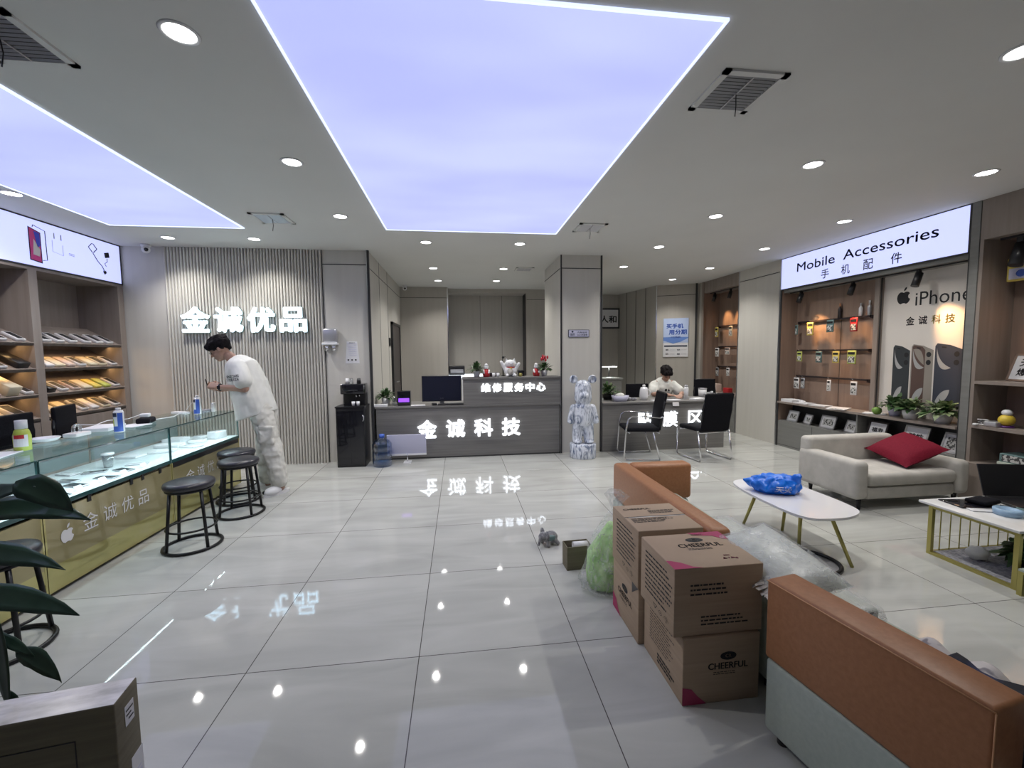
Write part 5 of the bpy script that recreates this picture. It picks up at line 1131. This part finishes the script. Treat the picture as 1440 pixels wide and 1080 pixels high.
b = MB().ball((.03,0,.055),(.055,.045,.05),'greyfur').ball((-.045,-.01,.075),.038,'greyfur')
for x,y in ((.07,.03),(.07,-.04),(-.02,-.05),(-.03,.04)): b.capsule((x*.7,y*.6,.04),(x,y,.014),.02,.016,'greyfur')
b.capsule((-.075,-.02,.07),(-.095,-.03,.025),.014,.009,'greyfur'); fuse(b.build('body', t), .006)
for s_ in (-1,1): MB().ball((0,0,0),(.01,.032,.034),'greyfur').build('ear', t).location = (-.03,s_*.04-.01,.095)
MB().rbox(-.03,.05,-.05,.05,.04,.085,.02,'teal').build('vest', t)
# ---------------------------------------------------------------- oval table
t = thing('coffee_table', 'white pointed oval coffee table with slanting brass legs', 'table', (2.57,2.98,0))
op = [(2.373,3.38),(2.53,3.44),(2.699,3.459),(2.80,3.41),(2.845,3.25),(2.857,3.014),(2.849,2.753),(2.80,2.60),(2.64,2.519),(2.453,2.515),(2.36,2.55),(2.31,2.66),(2.298,2.899),(2.31,3.18)]
def smooth_loop(P, k=4):
    out = []; n = len(P)
    for i in range(n):
        p0,p1,p2,p3 = P[i-1],P[i],P[(i+1)%n],P[(i+2)%n]
        for j in range(k):
            u = j/k; out.append(tuple(.5*((2*p1[c])+(-p0[c]+p2[c])*u+(2*p0[c]-5*p1[c]+4*p2[c]-p3[c])*u*u+(-p0[c]+3*p1[c]-3*p2[c]+p3[c])*u**3) for c in (0,1)))
    return out
bm_ = MB().prism([(x-2.57,y-2.98) for x,y in smooth_loop(op)], .343,.36,'whitegloss'); bm_.build('tabletop', t)
for (fx,fy),(tx_,ty) in (((2.418,3.295),(2.475,3.20)),((2.66,3.14),(2.66,3.10)),((2.50,2.785),(2.52,2.80)),((2.675,2.517),(2.62,2.66))): MB().cyl((tx_-2.57,ty-2.98,.343),(fx-2.57,fy-2.98,.0),.014,'gold',.011).build('leg', t)
o = MB().ball((0,0,.06),(.19,.13,.085),'bagblue',n=26,k=16).capsule((.10,-.02,.07),(.15,-.07,.15),.06,.02,'bagblue').capsule((-.12,.0,.05),(-.21,.02,.07),.04,.02,'bagblue').build('plastic_bag', None, (2.53,3.08,.362), -.35); fuse(o,.01,1); wrinkle(o,.022,24,2.)
for v in o.data.vertices: v.co.z = max(v.co.z, .0)
from mathutils.bvhtree import BVHTree
def decal(tgt, s, c, w_, h, m, name, parent, R=Vector((1,0,0)), U=Vector((0,0,1)), D=Vector((0,1,0)), bold=.02):
    """print text onto a curved surface by projection along D"""
    dg = bpy.context.evaluated_depsgraph_get(); bv = BVHTree.FromPolygons([v.co for v in tgt.data.vertices], [tuple(p.vertices) for p in tgt.data.polygons])
    vs, fs, _, _ = text_mesh(s, bold, 0.); out = []
    for v in vs:
        p = Vector(c)+R*v.x*w_+U*v.y*h; hit = bv.ray_cast(p-D*1., D)
        out.append((hit[0]-D*.0035) if hit[0] else p)
    mb = MB().add(out, fs, m); o = mb.build(name, parent); return o
tag(o, 'bright blue plastic bag lying on the oval white table', 'bag')
decal(o, '天天', (.02,-.05,.05), .12, .05, 'lavender', 'printed_characters', o)
# ring tray
t = thing('round_tray', 'round white disc with thick black rim on the floor', 'tray', (2.44,2.61,0)); MB().lathe([(0,.0),(.17,.0),(.17,.006),(0,.006)],'whitegloss',n=40).build('disc', t); MB().tube([(.175*math.cos(a),.175*math.sin(a),.014) for a in [2*PI*i/40 for i in range(40)]],.013,'blackmetal',10,closed=True).build('rim', t)
# ---------------------------------------------------------------- grey sofa
t = thing('fabric_sofa', 'light grey velvet two-seat sofa with raised back at right', 'sofa', (4.22,3.75,0))
MB().rbox(-.62,-.47,-.36,.33,.11,.475,.05,'sofa_grey',seg=5).build('left_arm', t)
MB().rbox(.49,.63,-.35,.33,.11,.44,.05,'sofa_grey',seg=5).build('right_arm', t)
MB().rbox(-.60,.42,.20,.34,.11,.60,.045,'sofa_grey',seg=5).rbox(.42,.62,.20,.34,.11,.46,.04,'sofa_grey').build('backrest', t)
MB().rbox(-.468,.488,-.35,.198,.225,.35,.045,'sofa_grey',seg=5).build('seat_cushion', t); MB().rbox(-.468,.488,-.33,.198,.10,.222,.03,'sofa_grey').build('base', t)
for x,y in ((-.5,-.28),(.54,-.28),(-.5,.27),(.54,.27)): MB().cyl((x,y,.11),(x,y,0),.022,'black',.014).build('leg', t)
X = Matrix.Rotation(-.12,4,Vector((.773,.635,0))) @ Matrix.Rotation(.42,4,Vector((.635,-.773,0))) @ Matrix.Rotation(-.1,4,'Z')
o = cushion(.46,.46,.16,'wine',X).build('throw_cushion', None, (4.47,3.70,.50)); tag(o, 'wine red square cushion on the grey sofa', 'cushion')
# ---------------------------------------------------------------- brass framed table at right edge
t = thing('console_table', 'brass framed table with white marble top at right edge', 'table', (3.40,2.12,0))
MB().rbox(0,1.3,0,.58,.362,.38,.004,'marble').build('tabletop', t)
f = MB(); s_ = .013
for x,y in ((.02,.015),(.02,.50),(1.27,.015),(1.27,.50)): f.box(x-s_,x+s_,y-s_,y+s_,0,.362,'gold')
f.box(.02,1.27,.002,.028,0,.02,'gold').box(.02,1.27,.49,.512,0,.02,'gold').box(.008,.034,.015,.5,0,.02,'gold').box(1.258,1.284,.015,.5,0,.02,'gold').box(.008,.034,.015,.5,.345,.362,'gold').box(.02,1.27,.49,.512,.345,.362,'gold').box(.02,1.27,.002,.028,.345,.362,'gold')
f.build('frame', t)
for k in range(14): MB().cyl((.10+.085*k,.50,.02),(.10+.085*k,.50,.346),.004,'gold',n=6).build('rod', t)
MB().box(.034,1.258,.028,.49,.012,.022,'pebble').build('lower_shelf', t)
TT = .381
tag(MB().rbox(-.13,.13,-.09,.09,0,.008,.006,'blackgloss').build('tablet', None, (3.64,2.56,TT), -.15), 'black tablet lying at the far corner of marble table', 'tablet')
tag(wrinkle(MB().rbox(-.09,.09,-.06,.06,0,.03,.012,'mesh',seg=4).build('black_pouch', None, (3.74,2.545,TT+.010), .2), .004, 30), 'black pouch lying on the tablet on marble table', 'pouch')
tag(MB().rbox(-.07,.07,-.03,.03,0,.008,.004,'whitegloss').build('mobile_phone', None, (3.58,2.44,TT), -.3), 'white phone in front of the black tablet', 'phone')
tag(MB().lathe([(.045,0),(.07,.0),(.072,.04),(.045,.042),(.043,.0)],plain('pale_blue_tape',(.30,.45,.62),.35),n=26,).build('tape_roll', None, (3.66,2.35,TT)), 'pale blue tape roll on the marble table', 'tape roll')
tag(MB().rbox(-.03,.07,-.03,.03,0,.02,.004,'teal').build('small_case', None, (3.78,2.37,TT), .3), 'small dark case to the right of blue tape roll', 'case')
t = thing('laptop', 'black laptop standing open at the right frame edge', 'laptop', (4.05,2.50,TT), -.25); MB().rbox(-.17,.17,-.12,.12,0,.015,.004,'black').build('keyboard_base', t); MB().rbox(-.17,.17,0,.01,0,.24,.004,'black',Matrix.Translation((0,.12,.014)) @ Matrix.Rotation(-.3,4,'X')).build('lid', t)
tag(MB().tube([(3.82,2.5,TT+.006),(3.88,2.42,TT+.005),(3.92,2.34,TT+.006),(3.85,2.28,TT+.005),(3.74,2.27,TT+.006),(3.70,2.22,TT+.005)],.004,'black',6).build('black_cable'), 'black cable curling across the marble table', 'cable')
drape('crumpled_paper','pale crumpled printed sheet spread on marble table',3.93,2.26,TT,.3,.2,'marble',5,.1,.02,'paper')
potplant('artificial_plant','dense dark green plant under the marble table',3.80,2.32,.023,.06,.06,.12,.14,230,.10,.055,['leaf'],31,pot='black')
potplant('artificial_plant','dark green plant at right under marble table by the frame edge',4.10,2.36,.023,.06,.06,.12,.17,160,.10,.05,['leaf'],32,pot='black')
tag(wrinkle(MB().ball((0,0,.045),(.065,.06,.047),'tee').build('white_bundle',None,(3.60,2.46,.023)),.014,22), 'white crumpled bundle under marble table beside the plant', 'bundle')
t = thing('low_stand', 'small brass framed low stand in front of marble table', 'table', (3.36,2.09,0)); f = MB()
for x,y in ((.012,-.012),(.8,-.012),(.012,-.28),(.8,-.28)): f.box(x-s_,x+s_,y-s_,y+s_,0,.15,'gold')
f.box(0,.81,-.024,0,.135,.15,'gold').box(0,.025,-.29,-.0,.135,.15,'gold').box(0,.81,-.29,-.27,.135,.15,'gold').box(.787,.812,-.29,0,.135,.15,'gold').build('frame', t); MB().box(.0,.812,-.292,0,.151,.163,'mint').build('top', t)
# ---------------------------------------------------------------- flat box lower left
t = thing('flat_carton', 'large flat old cardboard carton standing at lower left corner', 'box', (-1.072,1.463,0), .145)
m = MB().rbox(-.85,0,-.118,0,0,.452,.004,'card_old',seg=2)
m.box(-.85,0.001,-.063,-.060,.4515,.4528,'seam').box(-.85,-.002,-.116,-.004,.4522,.4530,'tape').box(-.85,-.10,-.1205,-.118,.36,.362,'seam').box(-.102,-.10,-.1205,-.118,.0,.36,'seam')
m.build('carton', t)
m = MB(); m.box(.0008,.0016,-.075,-.03,.34,.405,'paper').box(.0016,.0022,-.07,-.035,.385,.390,'ink').box(.0016,.0022,-.07,-.045,.37,.375,'ink').box(.0016,.0022,-.06,-.035,.355,.360,'ink').build('shipping_label', t); m = MB().box(.0008,.0016,-.06,-.0,.10,.22,'paper').box(.0016,.0022,-.05,-.015,.16,.165,'lavender').box(.0016,.0022,-.05,-.01,.13,.15,'lavender').build('shipping_label', t)
# ---------------------------------------------------------------- big leaf plant
t = thing('rubber_plant', 'large dark leaved plant reaching in at left frame edge', 'plant', (-1.98,1.74,0))
MB().lathe([(0,0),(.10,0),(.13,.26),(.12,.26),(.11,.24),(0,.24)],'blackgloss',n=28).build('pot', t)
MB().tube([(0,0,.26),(.02,.0,.5),(-.01,.0,.8),(.02,0,1.15)],[.025,.02,.018,.01],'stem',8).tube([(0.02,0,.3),(.10,-.05,.5),(.17,-.08,.62)],[.018,.014,.01],'stem',8).build('stem', t)
def bigleaf(p0, p1, w_, sag, tw=0., n=8):
    p0 = Vector(p0)-t.location; p1 = Vector(p1)-t.location; d = (p1-p0); L = d.length; dn = d.normalized(); sd = dn.cross(Vector((0,0,1))).normalized(); up = sd.cross(dn)
    sd2 = sd*math.cos(tw)+up*math.sin(tw); vs = []; fs = []
    for i in range(n+1):
        s = i/n; c = p0+d*s+Vector((0,0,sag*4*s*(1-s))); ww = w_*.33*(max(0,math.sin(PI*(.04+.96*s**.8))))**.85+.001
        nr = sd2.cross(dn)
        for k_ in (-1,-.5,0,.5,1): vs.append(c+sd2*ww*k_+nr*abs(k_)*ww*.10+Vector((0,0,.008*noise.noise(Vector((s*6,k_*3,w_*40))))))
    for i in range(n):
        for j in range(4): a = i*5+j; fs.append((a,a+1,a+6,a+5))
    o = MB().add(vs, fs, 'leaf_big', True).build('leaf', t); md = o.modifiers.new('t','SOLIDIFY'); md.thickness = .0015
bigleaf((-1.90,1.72,.90),(-1.44,1.60,1.065),.13,.03,-.9)
bigleaf((-1.50,1.60,1.08),(-1.33,1.60,.975),.14,.02,-1.1)
bigleaf((-1.85,1.70,.90),(-1.262,1.58,.945),.15,.06,-.75)
bigleaf((-1.88,1.70,.80),(-1.37,1.60,.765),.12,.04,-.8)
bigleaf((-1.86,1.70,.64),(-1.34,1.60,.60),.14,.035,-.9)
bigleaf((-1.72,1.66,.52),(-1.50,1.61,.455),.06,.02,-.9); bigleaf((-1.56,1.62,.48),(-1.415,1.60,.36),.09,.02,-1.1)
bigleaf((-1.62,1.62,.62),(-1.585,1.60,.27),.09,.0,-1.2); bigleaf((-1.62,1.62,.34),(-1.53,1.60,.27),.04,.0,-1.2); bigleaf((-1.95,1.7,1.1),(-2.3,1.9,1.25),.12,.05,-.6); bigleaf((-1.95,1.75,.9),(-2.05,2.15,1.0),.12,.05,.3); bigleaf((-1.95,1.7,.7),(-2.4,1.6,.7),.12,.05,-.6)
# ---------------------------------------------------------------- people
def loft(mb, rings, m, n=24):
    """rings: (centre, tilt about Y in radians, half depth, half width)"""
    vs = []; fs = []
    for c, a, rx, ry in rings:
        ex = Vector((math.cos(a),0,math.sin(a))); c = Vector(c)
        for j in range(n):
            w = 2*PI*j/n; vs.append(c+ex*math.cos(w)*rx+Vector((0,1,0))*math.sin(w)*ry)
    k = len(rings)
    for i in range(k-1):
        for j in range(n): fs.append((i*n+j, i*n+(j+1)%n, (i+1)*n+(j+1)%n, (i+1)*n+j))
    fs.append(tuple(range(n))[::-1]); fs.append(tuple((k-1)*n+j for j in range(n)))
    return mb.add(vs, fs, m, True)
def hand(mb, w_, d, up, side, m='skin', curl=.9, s=1.):
    """palm from wrist w_ along d; up = back-of-hand normal; side = thumb side"""
    w_ = Vector(w_); d = Vector(d).normalized(); side = Vector(side); side = (side-d*side.dot(d)).normalized(); up = Vector(up); up = (up-d*up.dot(d)-side*up.dot(side)).normalized()
    for q in (-.028,-.009,.010,.028): mb.capsule(w_+side*q*.5*s, w_+d*.085*s+side*q*s, .017*s, .0125*s, m, 10)
    for i,(q,L) in enumerate(((.030,.070),(.010,.078),(-.010,.072),(-.029,.056))):
        p = w_+d*.088*s+side*q*s; a = .2; dd = d
        for k,f in enumerate((.45,.32,.25)):
            a += curl*(.5+.2*i*.3)*(.6 if k == 0 else .75); dd = d*math.cos(a)-up*math.sin(a); p2 = p+dd*L*f*s; mb.capsule(p, p2, (.0095-.001*k)*s, (.0085-.001*k)*s, m, 8); p = p2
    p = w_+d*.02*s+side*.026*s; p2 = p+(d*.7+side*.75-up*.2).normalized()*.04*s; p3 = p2+(d*.95+side*.1-up*.45).normalized()*.034*s; p4 = p3+(d*.9-side*.2-up*.5).normalized()*.024*s
    mb.capsule(p,p2,.014*s,.0115*s,m,8).capsule(p2,p3,.011*s,.0095*s,m,8).capsule(p3,p4,.0095*s,.008*s,m,8)
def head(mb, c, F, U, s=1., m='skin'):
    """head centred at c, looking along F, crown along U; returns transform"""
    F = Vector(F).normalized(); U = Vector(U); U = (U-F*U.dot(F)).normalized(); S = F.cross(U)
    X = Matrix.Translation(c) @ Matrix((( F.x,S.x,U.x,0),(F.y,S.y,U.y,0),(F.z,S.z,U.z,0),(0,0,0,1))) @ Matrix.Scale(s,4)
    mb.ball((-.012,0,.025),(.096,.078,.095),m,X=X).ball((.022,0,-.045),(.066,.060,.070),m,X=X).ball((.055,0,-.088),(.030,.034,.024),m,X=X)
    mb.ball((.060,0,.018),(.030,.058,.022),m,X=X).ball((.050,.034,-.03),(.03,.024,.026),m,X=X).ball((.050,-.034,-.03),(.03,.024,.026),m,X=X)
    P = lambda *v: X@Vector(v)
    mb.capsule(P(.088,0,.006),P(.102,0,-.028),.008*s,.0125*s,m,8); mb.ball((.092,.011,-.032),(.010,.009,.008),m,8,6,X=X).ball((.092,-.011,-.032),(.010,.009,.008),m,8,6,X=X)
    mb.ball((.082,0,-.057),(.012,.024,.006),m,10,6,X=X).ball((.080,0,-.068),(.012,.020,.006),m,10,6,X=X)
    for q in (-1,1): mb.ball((-.012,q*.080,-.012),(.020,.011,.032),m,10,8,X=X)
    return X
def facebits(X, par):
    m = MB()
    for q in (-1,1):
        m.ball((.083,q*.030,.0),(.008,.013,.0045),'ink',8,5,X=X); m.add([X@Vector(p) for p in ((.090,q*.012,.022),(.083,q*.048,.022),(.081,q*.048,.029),(.088,q*.012,.028))],[(0,1,2,3)],'hair')
    m.ball((.0915,0,-.0625),(.003,.020,.0018),plain('lips',(.25,.09,.08),.5) if 'lips' not in bpy.data.materials else bpy.data.materials['lips'],8,4,X=X)
    return m.build('eyes_and_mouth', par)
# standing person, facing the left, leaning over the glass counter
PX = Vector((-2.10,4.93,0))
def rel(mb):
    for v in mb.v: v -= PX
    return mb
b = MB()
b.capsule((-2.19,4.88,.95),(-2.19,4.98,.95),.092,.092,'skin').capsule((-2.20,4.93,1.02),(-2.33,4.93,1.31),.105,.12,'skin').capsule((-2.35,4.81,1.385),(-2.36,5.05,1.385),.050,.050,'skin')
b.capsule((-2.385,4.93,1.42),(-2.475,4.925,1.51),.060,.052,'skin')
XH = head(b, (-2.555,4.92,1.575), (-.86,-.18,-.52), (-.45,-.02,.9), 1.0)
b.capsule((-2.29,4.765,1.375),(-2.225,4.70,1.165),.046,.042,'skin').capsule((-2.225,4.70,1.165),(-2.52,4.79,1.178),.043,.027,'skin')
b.capsule((-2.38,5.09,1.40),(-2.38,5.12,1.16),.050,.042,'skin').capsule((-2.38,5.12,1.16),(-2.59,4.99,1.14),.042,.027,'skin')
hand(b, (-2.53,4.795,1.178), (-.93,.22,.30), (0,-.75,.6), (0,.6,.75), curl=1.15); hand(b, (-2.59,4.99,1.14), (-.85,-.35,.35), (0,.4,-.9), (-.2,.2,1), curl=.8)
b.capsule((-2.15,4.87,.86),(-2.04,4.845,.50),.085,.058,'skin').capsule((-2.04,4.845,.50),(-1.965,4.84,.09),.056,.038,'skin').capsule((-1.965,4.835,.062),(-2.02,4.75,.05),.036,.024,'skin')
b.capsule((-2.13,5.01,.90),(-2.20,5.03,.50),.085,.058,'skin').capsule((-2.20,5.03,.50),(-2.20,5.05,.09),.056,.038,'skin').capsule((-2.19,5.05,.055),(-2.33,5.03,.030),.036,.024,'skin')
P1 = rel(b).build('person', None, PX); fuse(P1, .0052, 2)
tag(P1, 'standing person in white printed tee and pale cargo trousers leaning over counter', 'person')
X1 = Matrix.Translation(-PX) @ XH
facebits(X1, P1)
def hair(X, par, seed, fringe=True):
    h = MB().ball((-.024,0,.050),(.112,.100,.094),'hair',X=X); q = random.Random(seed)
    for i in range(34):
        a = q.uniform(-PI,PI); e = q.uniform(.25,1.4); c = Vector((math.cos(a)*math.cos(e)*.10-.022, math.sin(a)*math.cos(e)*.088, math.sin(e)*.088+.045)); r = q.uniform(.016,.03)
        if c.x > .06 and c.z < .07: continue
        h.ball(c,(r*1.4,r,r),'hair',8,6,X=X)
    if fringe:
        for i in range(9): y = -.06+.015*i; h.ball((.070+.010*math.cos(y*20),y,.060+q.uniform(-.012,.012)),(.030,.018,.036),'hair',8,6,X=X)
    for y in (-1,1): h.ball((-.04,y*.078,.02),(.045,.014,.04),'hair',8,6,X=X)
    h.ball((-.085,0,.0),(.03,.06,.05),'hair',8,6,X=X)
    o = h.build('hair', par); fuse(o,.008,1); wrinkle(o,.006,60); return o
hair(X1, P1, 3)
# glasses
g = MB()
for q_ in (-1,1): g.tube([X1@Vector((.094,q_*.030+.020*math.cos(a),.0+.014*math.sin(a))) for a in [2*PI*i/12 for i in range(12)]],.0015,'black',5,closed=True).tube([X1@Vector((.094,q_*.05,.004)),X1@Vector((-.01,q_*.085,.008))],.0015,'black',5)
g.tube([X1@Vector((.096,-.01,.003)),X1@Vector((.096,.01,.003))],.0015,'black',5).build('glasses', P1)
sh = MB()
loft(sh, [((-2.215,4.93,.85),.28,.205,.225),((-2.225,4.93,.93),.28,.20,.23),((-2.25,4.93,1.04),.34,.19,.23),((-2.28,4.93,1.16),.42,.182,.23),((-2.32,4.93,1.28),.50,.172,.232),((-2.36,4.93,1.37),.6,.160,.225),((-2.405,4.93,1.435),.7,.118,.17),((-2.43,4.928,1.465),.75,.082,.10)],'tee')
sh.capsule((-2.32,4.80,1.385),(-2.265,4.725,1.31),.088,.082,'tee').capsule((-2.265,4.725,1.31),(-2.238,4.70,1.245),.082,.088,'tee').capsule((-2.385,5.08,1.385),(-2.395,5.13,1.25),.085,.09,'tee')
o = rel(sh).build('t_shirt', P1); fuse(o, .009, 4)
for v in o.data.vertices:
    p = v.co; k = .012*noise.noise(Vector((p.x*9+p.z*5,p.y*3,p.z*4-p.x*6)))+.006*noise.noise(Vector((p.x*24,p.y*10,p.z*16))); nrm = Vector((p.x+.18,p.y,0)).normalized(); v.co += nrm*k
tee = o
for s_, z in (('ENZOARS',1.225),('TOBEZA',1.19)): decal(tee, s_, Vector((-2.355,4.74,z+.065))-PX, .10, .028, 'ink', 'shirt_print', P1, Vector((.88,.46,.10)).normalized(), Vector((-.1,0,1)), Vector((-.46,.88,-.05)).normalized())
tr = MB()
tr.capsule((-2.165,4.89,.94),(-2.165,4.97,.94),.135,.135,'cargo').capsule((-2.14,4.855,.86),(-2.045,4.84,.50),.118,.098,'cargo').capsule((-2.045,4.84,.50),(-1.98,4.835,.14),.098,.095,'cargo').capsule((-2.14,5.01,.86),(-2.19,5.03,.50),.115,.098,'cargo').capsule((-2.19,5.03,.50),(-2.19,5.04,.14),.098,.095,'cargo')
tr.rbox(-2.13,-1.98,4.735,4.79,.56,.72,.02,'cargo').rbox(-2.135,-1.975,4.730,4.79,.71,.755,.015,'cargo')
o = rel(tr).build('cargo_trousers', P1); fuse(o, .009, 3); wrinkle(o,.016,9); wrinkle(o,.008,22)
def slipper(c, d, par):
    d = Vector(d).normalized(); s_ = Vector((-d.y,d.x,0)); c = Vector(c)-PX; m = MB(); out = []
    X = Matrix(((d.x,s_.x,0,c.x),(d.y,s_.y,0,c.y),(0,0,1,0),(0,0,0,1)))
    pf = [(.15*math.cos(a)+.02,(.048-.008*math.cos(a))*math.sin(a)) for a in [2*PI*i/24 for i in range(24)]]
    m.prism(pf,.0,.03,'white',X); m.ball((.06,0,.045),(.10,.056,.052),'white',16,10,X=X); m.ball((.13,-.02,.05),(.034,.03,.024),'black',10,6,X=X)
    for k in range(3): m.ball((.05+.03*k,-.045,.045),(.008,.008,.008),'black',6,5,X=X)
    m.build('slipper', par)
slipper((-1.985,4.80,0),(-.55,-.83,0),P1); slipper((-2.23,5.045,0),(-1,-.12,0),P1)
MB().tube([Vector((-2.505,4.787,1.177))-PX+Vector((0,.031*math.cos(a),.031*math.sin(a))) for a in [2*PI*i/16 for i in range(16)]],.010,'black',8,closed=True).rbox(-.42,-.388,-.182,-.168,1.160,1.195,.005,'blackgloss').build('wristwatch', P1)
tag(MB().rbox(-.035,.035,-.005,.005,-.05,.05,.004,'blackgloss').build('mobile_phone', None, (-2.70,4.90,1.225), rot=(1.2,1.4,.2)), 'dark phone held in the standing person\'s hands', 'phone')
# seated person behind the film desk
PX = Vector((3.49,6.98,0))
b = MB()
b.capsule((3.49,7.06,.56),(3.49,7.04,.64),.14,.13,'skin').capsule((3.49,7.03,.68),(3.49,6.93,.90),.125,.135,'skin').capsule((3.34,6.90,.95),(3.64,6.90,.95),.065,.065,'skin').capsule((3.49,6.89,.97),(3.49,6.83,1.06),.058,.052,'skin')
XH = head(b, (3.49,6.80,1.125), (-.05,-.86,-.5), (0,-.4,.9), .98)
b.capsule((3.31,6.89,.94),(3.24,6.74,.80),.050,.043,'skin').capsule((3.24,6.74,.80),(3.42,6.52,.795),.042,.027,'skin').capsule((3.67,6.89,.94),(3.74,6.74,.80),.050,.043,'skin').capsule((3.74,6.74,.80),(3.60,6.52,.795),.042,.027,'skin')
hand(b,(3.42,6.52,.795),(.5,-.8,.0),(0,0,1),(1,.3,0),curl=.6); hand(b,(3.60,6.52,.795),(-.5,-.8,.0),(0,0,1),(-1,.3,0),curl=.6)
for x in (3.40,3.58): b.capsule((x,7.04,.555),(x,6.66,.54),.08,.06,'skin').capsule((x,6.66,.54),(x,6.72,.10),.056,.04,'skin').capsule((x,6.73,.06),(x,6.60,.035),.035,.026,'skin')
P2 = rel(b).build('person', None, PX); fuse(P2,.0058,2); tag(P2, 'seated person in white tee behind the film desk looking down', 'person')
X2 = Matrix.Translation(-PX) @ XH; facebits(X2, P2); hair(X2, P2, 5)
sh = MB(); 
for c0, c1, r0, r1 in (((3.49,7.05,.62),(3.49,6.93,.90),.185,.175),((3.36,6.91,.93),(3.62,6.91,.93),.085,.085),((3.33,6.90,.93),(3.265,6.79,.845),.088,.085),((3.65,6.90,.93),(3.715,6.79,.845),.088,.085)): sh.capsule(c0,c1,r0,r1,'tee')
o = rel(sh).build('t_shirt', P2); fuse(o,.010,4); wrinkle(o,.010,14); decal(o,'●▲',Vector((3.50,6.75,.86))-PX,.10,.05,'ink','shirt_print',P2,Vector((1,0,0)),Vector((0,0,1)),Vector((0,1,0)))
tr = MB(); tr.capsule((3.42,7.06,.56),(3.56,7.06,.56),.13,.13,'navycloth')
for x in (3.40,3.58): tr.capsule((x,7.04,.56),(x,6.66,.545),.098,.078,'navycloth').capsule((x,6.66,.545),(x,6.72,.13),.075,.06,'navycloth')
fuse(rel(tr).build('trousers', P2),.010,2)
for x in (3.40,3.58): MB().rbox(x-.045-PX.x,x+.045-PX.x,6.56-PX.y,6.80-PX.y,0,.075,.03,'white').build('shoe', P2)
# ---------------------------------------------------------------- world and view
w = bpy.data.worlds.new('world'); scene.world = w; w.use_nodes = True
w.node_tree.nodes['Background'].inputs[0].default_value = (.6,.7,.85,1); w.node_tree.nodes['Background'].inputs[1].default_value = .2
scene.view_settings.view_transform = 'Standard'; scene.view_settings.look = 'None'; scene.view_settings.gamma = 1; scene.view_settings.use_curve_mapping = False
scene.view_settings.exposure = 0.3
